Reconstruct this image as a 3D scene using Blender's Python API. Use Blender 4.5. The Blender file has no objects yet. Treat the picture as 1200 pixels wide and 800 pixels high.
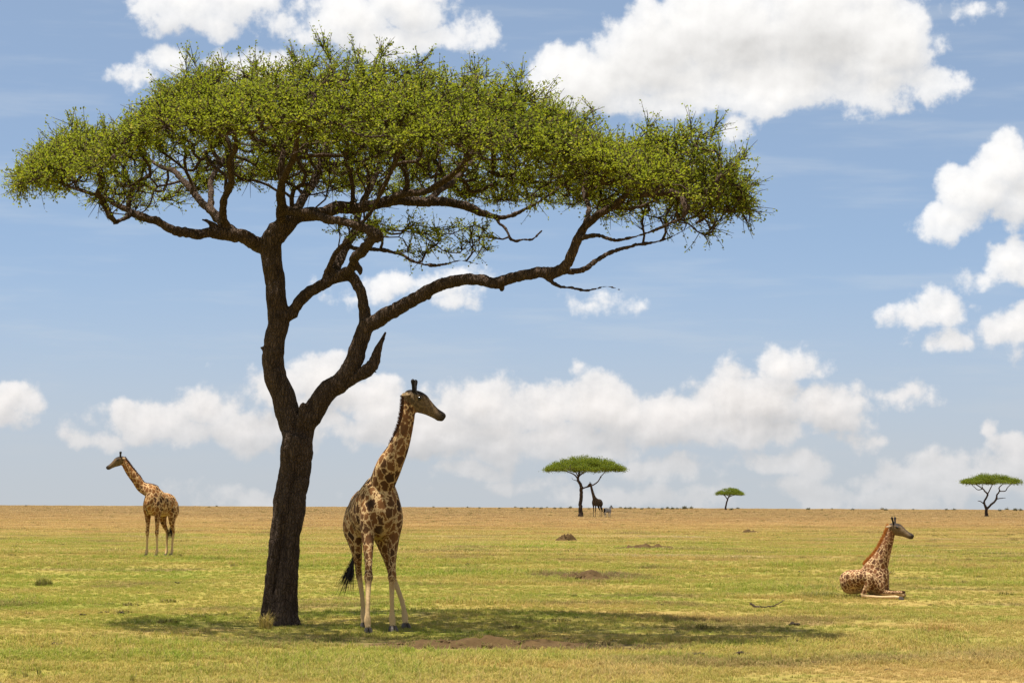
import bpy, bmesh, math, random
import numpy as np
from mathutils import Vector, Matrix, noise as mnoise

random.seed(7)
rng = np.random.default_rng(11)
sc = bpy.context.scene
COL = sc.collection
R = math.radians
V = Vector

# ------------------------------------------------------------------ camera
F_MM, EYE = 100.0, 2.3
FPX = F_MM / 36.0 * 1200.0
PITCH = math.atan(186.0 / FPX)
ROLL = 0.0045
c_f = V((0, math.cos(PITCH), math.sin(PITCH)))
_r, _u = V((1, 0, 0)), V((0, -math.sin(PITCH), math.cos(PITCH)))
c_r = _r * math.cos(ROLL) + _u * math.sin(ROLL)
c_u = _u * math.cos(ROLL) - _r * math.sin(ROLL)
cam = bpy.data.cameras.new("camera")
cam.lens, cam.sensor_width = F_MM, 36.0
cam.clip_start, cam.clip_end = 0.5, 30000
camo = bpy.data.objects.new("camera", cam)
COL.objects.link(camo)
m3 = Matrix((c_r, c_u, -c_f)).transposed()
camo.matrix_world = Matrix.Translation((0, 0, EYE)) @ m3.to_4x4()
sc.camera = camo

# ------------------------------------------------------------------ sun, exposure
SUN_TO = V((-0.215, -0.05, 1.0)).normalized()
SUN_EL = math.asin(SUN_TO.z)
SUN_AZ = math.atan2(SUN_TO.x, SUN_TO.y)
sl = bpy.data.lights.new("sun", 'SUN')
sl.energy, sl.angle, sl.color = 5.0, R(0.53), (1.0, 0.955, 0.88)
slo = bpy.data.objects.new("sun", sl)
COL.objects.link(slo)
slo.rotation_euler = SUN_TO.to_track_quat('Z', 'Y').to_euler()
slo.location = (-30, 0, 100)
vs = sc.view_settings
vs.view_transform, vs.look, vs.exposure, vs.gamma = 'Standard', 'None', 0.9, 1.0
vs.use_curve_mapping = False
sc.cycles.max_bounces, sc.cycles.diffuse_bounces, sc.cycles.transmission_bounces, sc.cycles.glossy_bounces = 4, 3, 3, 2


def ray(px, py):
    return c_f + c_r * ((px - 600) / FPX) + c_u * ((400 - py) / FPX)


def at(px, py, Y):
    d = ray(px, py)
    return V((0, 0, EYE)) + d * (Y / d.y)


def ground_z(x, y):
    r = math.hypot(x, y)
    z = -1.1e-5 * max(0.0, r - 880.0) ** 2
    k = max(0.0, min(1.0, (260 - r) / 200.0))
    return z + k * 0.03 * (math.sin(x * .31 + 1.3) * math.sin(y * .23) + .6 * math.sin(x * .13 - y * .17))


def gp(px, py):
    d = ray(px, py)
    t = -EYE / d.z
    p = V((0, 0, EYE)) + d * t
    p.z = ground_z(p.x, p.y)
    return p


# ------------------------------------------------------------------ node helpers
def nd(nt, typ, props=None, **ins):
    n = nt.nodes.new(typ)
    for k, v in (props or {}).items():
        setattr(n, k, v)
    for k, v in ins.items():
        key = int(k[1:]) if k[0] == 'i' and k[1:].isdigit() else k.replace('_', ' ')
        s = n.inputs[key]
        if isinstance(v, bpy.types.NodeSocket):
            nt.links.new(v, s)
        else:
            s.default_value = v
    return n


def ma(nt, op, a, b=None, c=None, clamp=False):
    kw = {'i0': a}
    if b is not None: kw['i1'] = b
    if c is not None: kw['i2'] = c
    return nd(nt, 'ShaderNodeMath', {'operation': op, 'use_clamp': clamp}, **kw).outputs[0]


def vm(nt, op, a, b=None, c=None):
    kw = {'i0': a}
    if b is not None: kw['i1'] = b
    if c is not None: kw['i2'] = c
    return nd(nt, 'ShaderNodeVectorMath', {'operation': op}, **kw)


def sstep(nt, x, lo, hi, a=0.0, b=1.0):
    return nd(nt, 'ShaderNodeMapRange', {'interpolation_type': 'SMOOTHSTEP'}, Value=x,
              From_Min=lo, From_Max=hi, To_Min=a, To_Max=b).outputs[0]


def mixc(nt, f, a, b, blend='MIX'):
    n = nt.nodes.new('ShaderNodeMix')
    n.data_type, n.blend_type = 'RGBA', blend
    for idx, v in ((0, f), (6, a), (7, b)):
        if isinstance(v, bpy.types.NodeSocket):
            nt.links.new(v, n.inputs[idx])
        else:
            n.inputs[idx].default_value = v if idx == 0 else (tuple(v) + (1,) if len(v) == 3 else v)
    return n.outputs[2]


def noise(nt, vec, scale, detail=4, rough=.55, dist=0, out=0, dims='3D'):
    return nd(nt, 'ShaderNodeTexNoise', {'noise_dimensions': dims}, Vector=vec, Scale=scale,
              Detail=detail, Roughness=rough, Distortion=dist).outputs[out]


def new_mat(name):
    m = bpy.data.materials.new(name)
    m.use_nodes = True
    m.node_tree.nodes.clear()
    return m, m.node_tree


def finish(m, nt, col, rough=.9, bump=None, bs=.3, bd=.02, translucent=0.0, spec=.2, tcol=None):
    kw = dict(Roughness=rough)
    b = nd(nt, 'ShaderNodeBsdfPrincipled', None, **kw)
    b.inputs['Specular IOR Level'].default_value = spec
    if isinstance(col, bpy.types.NodeSocket):
        nt.links.new(col, b.inputs['Base Color'])
    else:
        b.inputs['Base Color'].default_value = tuple(col) + (1,)
    if bump is not None:
        bn = nd(nt, 'ShaderNodeBump', None, Strength=bs, Distance=bd, Height=bump)
        nt.links.new(bn.outputs[0], b.inputs['Normal'])
    sh = b.outputs[0]
    if translucent > 0:
        t = nd(nt, 'ShaderNodeBsdfTranslucent')
        tc = tcol if tcol is not None else col
        if isinstance(tc, bpy.types.NodeSocket):
            nt.links.new(tc, t.inputs[0])
        else:
            t.inputs[0].default_value = tuple(tc) + (1,)
        sh = nd(nt, 'ShaderNodeMixShader', None, i0=translucent, i1=sh, i2=t.outputs[0]).outputs[0]
    o = nd(nt, 'ShaderNodeOutputMaterial')
    nt.links.new(sh, o.inputs[0])
    return m


# ------------------------------------------------------------------ world: sky with cumulus
W = bpy.data.worlds.new("World")
sc.world = W
W.use_nodes = True
wt = W.node_tree
wt.nodes.clear()

# cumulus banks: centre x, y, half width, half height, in degrees-like units (1/3333 rad) of azimuth / elevation
CLOUDS = [
    (205, 4, 62, 30), (280, 0, 70, 34), (250, 22, 60, 16),
    (400, 22, 74, 40), (470, 6, 60, 40), (505, 40, 66, 24), (450, 50, 70, 24),
    (205, 72, 36, 20), (170, 92, 34, 12), (310, 78, 60, 24),
    (690, 98, 78, 44), (770, 62, 90, 66), (850, 40, 120, 80), (960, 34, 130, 84), (1040, 50, 66, 62),
    (900, 96, 150, 40), (1080, 98, 52, 26), (1050, 92, 60, 34), (862, 148, 16, 22), (800, 112, 120, 26),
    (1140, 4, 38, 16),
    (1185, 196, 48, 34), (1150, 226, 56, 40), (1110, 258, 46, 24), (1082, 262, 16, 18), (1190, 236, 44, 34),
    (1188, 312, 42, 34), (1150, 326, 26, 14), (1205, 330, 50, 20),
    (1094, 364, 36, 18), (1120, 402, 68, 14), (1180, 392, 52, 26), (1210, 376, 40, 24),
    (470, 338, 78, 18), (545, 322, 44, 12), (420, 344, 40, 10), (688, 355, 38, 12),
    (18, 470, 44, 24), (-10, 484, 60, 20),
    (125, 516, 44, 14), (180, 492, 60, 28), (250, 478, 60, 26), (320, 456, 40, 28), (372, 446, 52, 32),
    (310, 492, 130, 26), (440, 470, 70, 34), (560, 474, 60, 36), (500, 500, 150, 34), (630, 482, 60, 40),
    (705, 478, 62, 40), (640, 516, 130, 32), (790, 490, 80, 36), (890, 468, 74, 38), (930, 424, 58, 16),
    (880, 442, 50, 18), (960, 482, 60, 36), (1044, 462, 44, 16), (830, 506, 120, 22), (780, 545, 90, 16), (905, 546, 78, 17),
    (986, 518, 26, 9), (1028, 520, 20, 8), (1164, 506, 16, 12), (1150, 552, 100, 22), (1195, 530, 40, 22), (1060, 582, 70, 18),
    (300, 498, 180, 26), (560, 500, 160, 26), (840, 500, 160, 26), (1120, 560, 120, 20),
    (560, 552, 46, 12), (300, 582, 70, 12), (720, 578, 140, 14), (960, 576, 60, 16), (673, 430, 15, 8), (1010, 560, 40, 12),
]


def new_group(name, outs):
    g = bpy.data.node_groups.new(name, 'ShaderNodeTree')
    g.interface.new_socket("Vector", in_out='INPUT', socket_type='NodeSocketVector')
    for o in outs:
        g.interface.new_socket(o, in_out='OUTPUT', socket_type='NodeSocketFloat')
    return g, g.nodes.new('NodeGroupInput').outputs[0], g.nodes.new('NodeGroupOutput')


def bank_group():
    """where the cumulus banks stand; azimuth folds so the same weather goes on all round the horizon"""
    g, q, go = new_group("cloud_banks", ["Bank"])
    s = nd(g, 'ShaderNodeSeparateXYZ', None, i0=q)
    uf = ma(g, 'SUBTRACT', ma(g, 'PINGPONG', ma(g, 'ADD', s.outputs[0], 720.0), 1440.0), 720.0)
    qf = nd(g, 'ShaderNodeCombineXYZ', None, i0=uf, i1=s.outputs[1]).outputs[0]
    d = None
    for cx, cy, rx, ry in CLOUDS:
        v = ray(cx, cy)
        u0, v0 = math.atan2(v.x, v.y) * FPX, math.asin(v.z / v.length) * FPX
        k = min(55.0, min(rx, ry))
        l = vm(g, 'LENGTH', vm(g, 'MULTIPLY_ADD', qf, (k / rx, k / ry, 0), (-u0 * k / rx, -v0 * k / ry, 0)).outputs[0]).outputs['Value']
        e = ma(g, 'SUBTRACT', k, l)
        d = e if d is None else ma(g, 'MAXIMUM', d, e)
    # higher up than the frame: the same kind of cumulus, larger
    hi = ma(g, 'MULTIPLY', ma(g, 'SUBTRACT', noise(g, q, 1 / 520, 2, .5, dims='2D'), .53), 420.0)
    f = sstep(g, s.outputs[1], 600, 820)
    d = nd(g, 'ShaderNodeMix', {'data_type': 'FLOAT'}, i0=f, i2=d, i3=hi).outputs[0]
    g.links.new(d, go.inputs[0])
    return g


def billow_group():
    """rounded puffs over fractal detail"""
    g, q, go = new_group("cloud_billow", ["Billow"])
    b1 = noise(g, q, 1 / 66, 7, .56, dims='2D')
    b2 = noise(g, q, 1 / 24, 5, .6, dims='2D')
    puff = nd(g, 'ShaderNodeTexVoronoi', {'feature': 'F1', 'voronoi_dimensions': '2D'}, Vector=q, Scale=1 / 30).outputs[0]
    n = ma(g, 'MULTIPLY', ma(g, 'SUBTRACT', b1, .5), 56.0)
    n = ma(g, 'MULTIPLY_ADD', ma(g, 'SUBTRACT', .45, puff), 8.0, n)
    n = ma(g, 'MULTIPLY_ADD', ma(g, 'SUBTRACT', b2, .5), 20.0, n)
    g.links.new(n, go.inputs[0])
    return g


BG_, CB_ = bank_group(), billow_group()
tc = nd(wt, 'ShaderNodeTexCoord').outputs['Generated']
sx = nd(wt, 'ShaderNodeSeparateXYZ', None, i0=vm(wt, 'NORMALIZE', tc).outputs[0])
az = ma(wt, 'MULTIPLY', ma(wt, 'ARCTAN2', sx.outputs[0], sx.outputs[1]), FPX)
el = ma(wt, 'MULTIPLY', ma(wt, 'ARCSINE', sx.outputs[2]), FPX)
uv = nd(wt, 'ShaderNodeCombineXYZ', None, i0=az, i1=el).outputs[0]


def grp(g, vec):
    n = wt.nodes.new('ShaderNodeGroup')
    n.node_tree = g
    wt.links.new(vec, n.inputs[0])
    return n.outputs[0]


wx = noise(wt, uv, 1 / 90, 1, .5, dims='2D')
wy = noise(wt, vm(wt, 'ADD', uv, (977.0, 311.0, 0)).outputs[0], 1 / 90, 1, .5, dims='2D')
wv = nd(wt, 'ShaderNodeCombineXYZ', None, i0=ma(wt, 'MULTIPLY_ADD', wx, 50.0, -25.0), i1=ma(wt, 'MULTIPLY_ADD', wy, 34.0, -17.0)).outputs[0]
uvw = vm(wt, 'ADD', uv, wv).outputs[0]
e0 = grp(BG_, uvw)
e2 = grp(BG_, vm(wt, 'ADD', uvw, (-8.0, 30.0, 0)).outputs[0])
n0 = grp(CB_, uv)
n1 = grp(CB_, vm(wt, 'ADD', uv, (-5.0, 9.0, 0)).outputs[0])
amp = sstep(wt, el, 0, 420, .85, 1.0)
d0 = ma(wt, 'MULTIPLY_ADD', n0, amp, e0)
rel_ = ma(wt, 'MULTIPLY_ADD', ma(wt, 'SUBTRACT', n0, n1), amp, ma(wt, 'MULTIPLY', ma(wt, 'SUBTRACT', e0, e2), .28))
# clear sky: the Nishita dome, looked up a little higher than the true direction (dry, clean highland air)
skv = nd(wt, 'ShaderNodeCombineXYZ', None, i0=sx.outputs[0], i1=sx.outputs[1],
         i2=ma(wt, 'MULTIPLY_ADD', sx.outputs[2], 1.9, 0.12)).outputs[0]
skv = vm(wt, 'NORMALIZE', skv).outputs[0]
sky = nd(wt, 'ShaderNodeTexSky', {'sky_type': 'NISHITA', 'sun_disc': False, 'sun_elevation': SUN_EL,
                                  'sun_rotation': SUN_AZ, 'altitude': 1500, 'air_density': 1.0,
                                  'dust_density': 0.8, 'ozone_density': 0.55}, Vector=skv).outputs[0]
SKY_STR = 0.084
K = 0.616 / SKY_STR          # cloud light in the same units as the sky before the Background strength
# dry-season haze along the horizon and a thin high veil
vs_ = noise(wt, vm(wt, 'MULTIPLY', uv, (1 / 260, 1 / 34, 0)).outputs[0], 1.0, 4, .55, dims='2D')
veil = ma(wt, 'MULTIPLY_ADD', sstep(wt, vs_, .46, .78), .15, .19)
hz = ma(wt, 'MULTIPLY', sstep(wt, el, 330, -30), .92)
sky = vm(wt, 'MULTIPLY', sky, (.89, .985, .985)).outputs[0]
base = mixc(wt, veil, sky, (.66 * K, .69 * K, .70 * K))
base = mixc(wt, hz, base, (.47 * K, .49 * K, .515 * K))
relief = sstep(wt, rel_, -26, 26)
deep = sstep(wt, e2, -8, 50)
fine = noise(wt, vm(wt, 'MULTIPLY', uv, (1 / 170, 1 / 70, 0)).outputs[0], 1.0, 3, .5, dims='2D')
low = sstep(wt, el, 30, 330)
lum = ma(wt, 'ADD', ma(wt, 'MULTIPLY', relief, sstep(wt, el, 150, 350, .26, .14)), sstep(wt, el, 150, 350, .74, .80))
lum = ma(wt, 'SUBTRACT', lum, ma(wt, 'MULTIPLY', deep, ma(wt, 'MULTIPLY_ADD', fine, .42, -.06)))
lum = ma(wt, 'MULTIPLY', lum, ma(wt, 'MULTIPLY_ADD', low, .17, .83))
tint = mixc(wt, low, (1.0, .955, .925), (1.0, .985, .965))
cc = vm(wt, 'SCALE', tint)
wt.links.new(ma(wt, 'MULTIPLY', lum, K), cc.inputs['Scale'])
alpha = sstep(wt, d0, -4.0, 10.0)
opac = ma(wt, 'MULTIPLY', alpha, sstep(wt, el, -10, 120, .45, 1.0))
opac = ma(wt, 'MULTIPLY', opac, sstep(wt, d0, 0, 34, .80, 1.0))
final = mixc(wt, opac, base, cc.outputs[0])
bg = nd(wt, 'ShaderNodeBackground', None, Color=final, Strength=SKY_STR)
wo = nd(wt, 'ShaderNodeOutputWorld')
wt.links.new(bg.outputs[0], wo.inputs[0])
try:
    W.cycles.sampling_method = 'MANUAL'
    W.cycles.sample_map_resolution = 512
except Exception:
    pass


# ------------------------------------------------------------------ object helpers
def link(name, me, mat=None, parent=None):
    o = bpy.data.objects.new(name, me)
    COL.objects.link(o)
    if mat is not None and not me.materials:
        me.materials.append(mat)
    if parent is not None:
        o.parent = parent
    return o


def empty(name, loc, rz=0.0, scale=1.0):
    o = bpy.data.objects.new(name, None)
    COL.objects.link(o)
    o.empty_display_size = .3
    o.location, o.rotation_euler, o.scale = loc, (0, 0, rz), (scale,) * 3
    return o


def tag(o, label=None, cat=None, group=None, kind=None):
    if label: o['label'] = label
    if cat: o['category'] = cat
    if group: o['group'] = group
    if kind: o['kind'] = kind
    return o


def mesh_np(name, verts, faces, smooth=False):
    """faces: (n,3) or (n,4) int array, or python list of mixed polygons"""
    me = bpy.data.meshes.new(name)
    verts = np.asarray(verts, dtype=np.float32)
    if isinstance(faces, np.ndarray):
        n, k = faces.shape
        me.vertices.add(len(verts))
        me.vertices.foreach_set('co', verts.ravel())
        me.loops.add(n * k)
        me.loops.foreach_set('vertex_index', faces.astype(np.int32).ravel())
        me.polygons.add(n)
        me.polygons.foreach_set('loop_start', np.arange(0, n * k, k, dtype=np.int32))
        me.update(calc_edges=True)
    else:
        me.from_pydata([tuple(v) for v in verts], [], faces)
        me.update()
    if smooth:
        me.polygons.foreach_set('use_smooth', np.ones(len(me.polygons), dtype=bool))
    return me


def catmull(pts, per=4):
    """pts: array (n,k); returns resampled array"""
    P = np.asarray(pts, float)
    n = len(P)
    out = []
    for i in range(n - 1):
        p0, p1, p2, p3 = P[max(i - 1, 0)], P[i], P[i + 1], P[min(i + 2, n - 1)]
        for j in range(per):
            t = j / per
            out.append(.5 * ((2 * p1) + (-p0 + p2) * t + (2 * p0 - 5 * p1 + 4 * p2 - p3) * t * t + (-p0 + 3 * p1 - 3 * p2 + p3) * t ** 3))
    out.append(P[-1])
    return np.array(out)


class Tubes:
    """collects lofted tubes (any number) into one vertex / face list"""

    def __init__(self):
        self.v, self.f = [], []

    def loft(self, secs, lat=(0, 1, 0), n=12):
        """secs: rows x,y,z,ra,rb (ra along lat, rb across). lat: one vector or one per row"""
        S = np.asarray(secs, float)
        c = S[:, :3]
        t = np.gradient(c, axis=0)
        t /= np.linalg.norm(t, axis=1, keepdims=True) + 1e-9
        L = np.asarray(lat, float)
        if L.ndim == 1:
            L = np.repeat(L[None], len(S), 0)
        a = L - t * (L * t).sum(1, keepdims=True)
        a /= np.linalg.norm(a, axis=1, keepdims=True) + 1e-9
        b = np.cross(t, a)
        th = np.linspace(0, 2 * np.pi, n, endpoint=False)
        base = len(self.v)
        for i in range(len(S)):
            for q in th:
                self.v.append(c[i] + a[i] * S[i, 3] * math.cos(q) + b[i] * S[i, 4] * math.sin(q))
        for i in range(len(S) - 1):
            for j in range(n):
                p, r = base + i * n, base + (i + 1) * n
                self.f.append((p + j, p + (j + 1) % n, r + (j + 1) % n, r + j))
        c0, c1 = len(self.v), len(self.v) + 1
        self.v += [c[0], c[-1]]
        l = base + (len(S) - 1) * n
        for j in range(n):
            self.f.append((c0, base + (j + 1) % n, base + j))
            self.f.append((c1, l + j, l + (j + 1) % n))
        return c, a, b

    def tube(self, pts, radii, n=8):
        P = np.asarray(pts, float)
        d = P[-1] - P[0]
        lat = (0, 1, 0) if abs(d[1]) < .8 * np.linalg.norm(d) else (1, 0, 0)
        r = np.asarray(radii, float)
        return self.loft(np.column_stack([P, r, r]), lat, n)

    def mesh(self, name, smooth=True):
        return mesh_np(name, np.array(self.v), [tuple(f) for f in self.f], smooth)


def remesh(me, voxel, smooth=4):
    o = bpy.data.objects.new("tmp", me)
    COL.objects.link(o)
    m = o.modifiers.new("r", 'REMESH')
    m.mode, m.voxel_size, m.use_smooth_shade = 'VOXEL', voxel, True
    if smooth:
        s = o.modifiers.new("s", 'SMOOTH')
        s.factor, s.iterations = .5, smooth
    dg = bpy.context.evaluated_depsgraph_get()
    out = bpy.data.meshes.new_from_object(o.evaluated_get(dg))
    bpy.data.objects.remove(o)
    bpy.data.meshes.remove(me)
    out.materials.clear()
    out.polygons.foreach_set('use_smooth', np.ones(len(out.polygons), dtype=bool))
    return out


def verts_of(me):
    a = np.empty(len(me.vertices) * 3, dtype=np.float32)
    me.vertices.foreach_get('co', a)
    return a.reshape(-1, 3)


def set_verts(me, a):
    me.vertices.foreach_set('co', np.asarray(a, dtype=np.float32).ravel())
    me.update()


def col_attr(me, name, rgb):
    at_ = me.attributes.new(name, 'FLOAT_COLOR', 'POINT')
    c = np.ones((len(me.vertices), 4), dtype=np.float32)
    c[:, :3] = rgb
    at_.data.foreach_set('color', c.ravel())


def ss(x, a, b):
    t = np.clip((np.asarray(x, float) - a) / (b - a), 0, 1)
    return t * t * (3 - 2 * t)


# ------------------------------------------------------------------ materials
def field_group():
    """colour of the sward by place: green flushes, straw, bare reddish earth, wheel tracks"""
    g = bpy.data.node_groups.new("field_colour", 'ShaderNodeTree')
    g.interface.new_socket("Colour", in_out='OUTPUT', socket_type='NodeSocketColor')
    g.interface.new_socket("Bare", in_out='OUTPUT', socket_type='NodeSocketFloat')
    g.interface.new_socket("Green", in_out='OUTPUT', socket_type='NodeSocketFloat')
    go = g.nodes.new('NodeGroupOutput')
    pos = nd(g, 'ShaderNodeNewGeometry').outputs['Position']
    xyz = nd(g, 'ShaderNodeSeparateXYZ', None, i0=pos)
    p2 = nd(g, 'ShaderNodeCombineXYZ', None, i0=xyz.outputs[0], i1=xyz.outputs[1]).outputs[0]
    nb = noise(g, p2, .045, 6, .62, dims='2D')
    nm = noise(g, p2, .22, 6, .68, dims='2D')
    nf = noise(g, p2, 2.2, 3, .65, dims='2D')
    nl = noise(g, vm(g, 'MULTIPLY', p2, (.012, .03, 0)).outputs[0], 1.0, 2, .5, dims='2D')
    n9 = noise(g, p2, .9, 3, .6, dims='2D')
    n03 = noise(g, p2, .03, 1, .5, dims='2D')
    y = xyz.outputs[1]
    grad = sstep(g, y, 70, 380)
    near = sstep(g, y, 36.5, 45)
    t = ma(g, 'MULTIPLY_ADD', nb, .9, ma(g, 'MULTIPLY_ADD', nm, .9, ma(g, 'MULTIPLY', nf, .5)))
    t = ma(g, 'MULTIPLY_ADD', nl, .6, t)
    t = ma(g, 'SUBTRACT', t, ma(g, 'MULTIPLY', grad, .75))
    t = ma(g, 'ADD', t, ma(g, 'MULTIPLY', ma(g, 'SUBTRACT', near, 1.0), .12))
    green = sstep(g, t, .80, 1.72)
    straw = mixc(g, sstep(g, nf, .3, .7), (.40, .26, .09), (.50, .345, .135))
    straw = mixc(g, sstep(g, nb, .35, .65), straw, (.42, .25, .10))
    grn = mixc(g, sstep(g, nm, .35, .7), (.35, .305, .055), (.225, .26, .028))
    c = mixc(g, green, straw, grn)
    # drier, duller and redder towards the crest
    c = mixc(g, ma(g, 'MULTIPLY', sstep(g, y, 150, 520), .75), c, mixc(g, sstep(g, nm, .35, .65), (.25, .168, .078), (.35, .25, .12)))
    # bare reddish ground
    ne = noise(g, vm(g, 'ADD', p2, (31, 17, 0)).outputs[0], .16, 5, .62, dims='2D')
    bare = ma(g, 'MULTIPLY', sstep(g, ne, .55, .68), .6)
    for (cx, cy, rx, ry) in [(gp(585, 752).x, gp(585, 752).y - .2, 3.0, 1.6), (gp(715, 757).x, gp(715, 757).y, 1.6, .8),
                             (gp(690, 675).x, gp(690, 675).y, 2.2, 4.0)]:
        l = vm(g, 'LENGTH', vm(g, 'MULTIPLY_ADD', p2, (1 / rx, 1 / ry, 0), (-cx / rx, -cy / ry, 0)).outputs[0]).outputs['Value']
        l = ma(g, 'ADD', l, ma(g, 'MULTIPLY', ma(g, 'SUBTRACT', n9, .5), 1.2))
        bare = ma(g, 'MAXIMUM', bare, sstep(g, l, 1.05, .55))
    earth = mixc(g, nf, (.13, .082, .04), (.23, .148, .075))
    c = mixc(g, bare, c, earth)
    # two pale wheel tracks across the plain
    for y0, k, x0, x1 in ((118.0, .02, 0, 400), (172.0, .05, -400, 0), (178, .01, -10, 400), (330, .0, -400, 400)):
        w = ma(g, 'MULTIPLY', ma(g, 'SUBTRACT', n03, .5), 16.0)
        dy = ma(g, 'ABSOLUTE', ma(g, 'ADD', ma(g, 'SUBTRACT', y, y0), ma(g, 'MULTIPLY_ADD', xyz.outputs[0], -k, w)))
        tr = ma(g, 'MULTIPLY', sstep(g, dy, 2.6, .8), ma(g, 'MULTIPLY', sstep(g, xyz.outputs[0], x0, x0 + 6), sstep(g, xyz.outputs[0], x1, x1 - 6)))
        tr = ma(g, 'MULTIPLY', tr, sstep(g, nm, .38, .6))
        c = mixc(g, ma(g, 'MULTIPLY', tr, .8), c, (.46, .33, .19))
    g.links.new(c, go.inputs[0])
    g.links.new(bare, go.inputs[1])
    g.links.new(green, go.inputs[2])
    return g


FG = field_group()


def field(nt):
    n = nt.nodes.new('ShaderNodeGroup')
    n.node_tree = FG
    return n


def mat_ground():
    m, nt = new_mat("savanna_ground")
    f = field(nt)
    pos = nd(nt, 'ShaderNodeNewGeometry').outputs['Position']
    n1 = noise(nt, pos, 9, 6, .7)
    n2 = noise(nt, pos, .8, 5, .65)
    c = mixc(nt, ma(nt, 'MULTIPLY', sstep(nt, n1, .35, .75), .55), f.outputs[0], (.24, .16, .075))
    n3 = noise(nt, vm(nt, 'MULTIPLY', pos, (.5, .12, 0)).outputs[0], 1.0, 6, .7)
    c = mixc(nt, sstep(nt, n3, .57, .72, 0, .5), c, (.16, .105, .045))
    c = vm(nt, 'MULTIPLY', c, (.70, .68, .62)).outputs[0]
    return finish(m, nt, c, .95, ma(nt, 'ADD', n1, n2), .5, .06, spec=.1)


def mat_grass():
    m, nt = new_mat("grass_blade")
    f = field(nt)
    rnd = nd(nt, 'ShaderNodeAttribute', {'attribute_name': 'tone'}).outputs['Color']
    r = nd(nt, 'ShaderNodeSeparateColor', None, i0=rnd)
    oi = nd(nt, 'ShaderNodeObjectInfo').outputs['Random']
    c = mixc(nt, sstep(nt, r.outputs[0], .55, .95, 0, .75), f.outputs[0], (.50, .37, .16))
    c = mixc(nt, sstep(nt, oi, .80, 1.0, 0, .7), c, (.46, .33, .13))
    g2 = ma(nt, 'MULTIPLY', f.outputs[2], sstep(nt, r.outputs[1], .5, .9, 0, .8))
    c = mixc(nt, g2, c, (.15, .235, .018))
    v = vm(nt, 'SCALE', c)
    nt.links.new(ma(nt, 'MULTIPLY_ADD', r.outputs[2], .45, .80), v.inputs['Scale'])
    return finish(m, nt, v.outputs[0], .7, translucent=.48, spec=.15)


def mat_bark(name, c1, c2, s=1.0):
    m, nt = new_mat(name)
    p = nd(nt, 'ShaderNodeTexCoord').outputs['Object']
    st = vm(nt, 'MULTIPLY', p, (9 * s, 9 * s, 2.6 * s)).outputs[0]
    n1 = noise(nt, st, 1.0, 6, .7, .6)
    n2 = noise(nt, p, 1.1 * s, 4, .6)
    vo = nd(nt, 'ShaderNodeTexVoronoi', {'feature': 'DISTANCE_TO_EDGE'},
            Vector=vm(nt, 'ADD', st, noise(nt, p, 5, 3, .6, 0, 1)).outputs[0], Scale=2.2).outputs[0]
    c = mixc(nt, sstep(nt, n1, .3, .7), c1, c2)
    c = mixc(nt, sstep(nt, n2, .45, .75, 0, .5), c, tuple(x * 1.25 for x in c2))
    c = mixc(nt, sstep(nt, vo, .10, .0, 0, .7), c, tuple(x * .45 for x in c1))
    h = ma(nt, 'MULTIPLY_ADD', sstep(nt, vo, 0, .25), .7, n1)
    return finish(m, nt, c, .9, h, .9, .05, spec=.15)


def mat_leaf(name, c1, c2, c3, tr=.45):
    m, nt = new_mat(name)
    a = nd(nt, 'ShaderNodeAttribute', {'attribute_name': 'tone'}).outputs['Color']
    r = nd(nt, 'ShaderNodeSeparateColor', None, i0=a)
    c = mixc(nt, r.outputs[0], c1, c2)
    c = mixc(nt, sstep(nt, r.outputs[1], .82, 1.0, 0, .9), c, c3)
    v = vm(nt, 'SCALE', c)
    nt.links.new(ma(nt, 'MULTIPLY_ADD', r.outputs[2], .5, .75), v.inputs['Scale'])
    tcol = mixc(nt, .6, v.outputs[0], (.34, .38, .02))
    return finish(m, nt, v.outputs[0], .7, translucent=tr, spec=.12, tcol=tcol)


def mat_plain(name, col, rough=.8, var=.35, scale=14, bump=.4, spec=.2):
    m, nt = new_mat(name)
    p = nd(nt, 'ShaderNodeTexCoord').outputs['Object']
    n = noise(nt, p, scale, 5, .65)
    c = mixc(nt, n, tuple(x * (1 - var) for x in col), tuple(x * (1 + var) for x in col))
    return finish(m, nt, c, rough, n, bump, .02, spec=spec)


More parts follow.
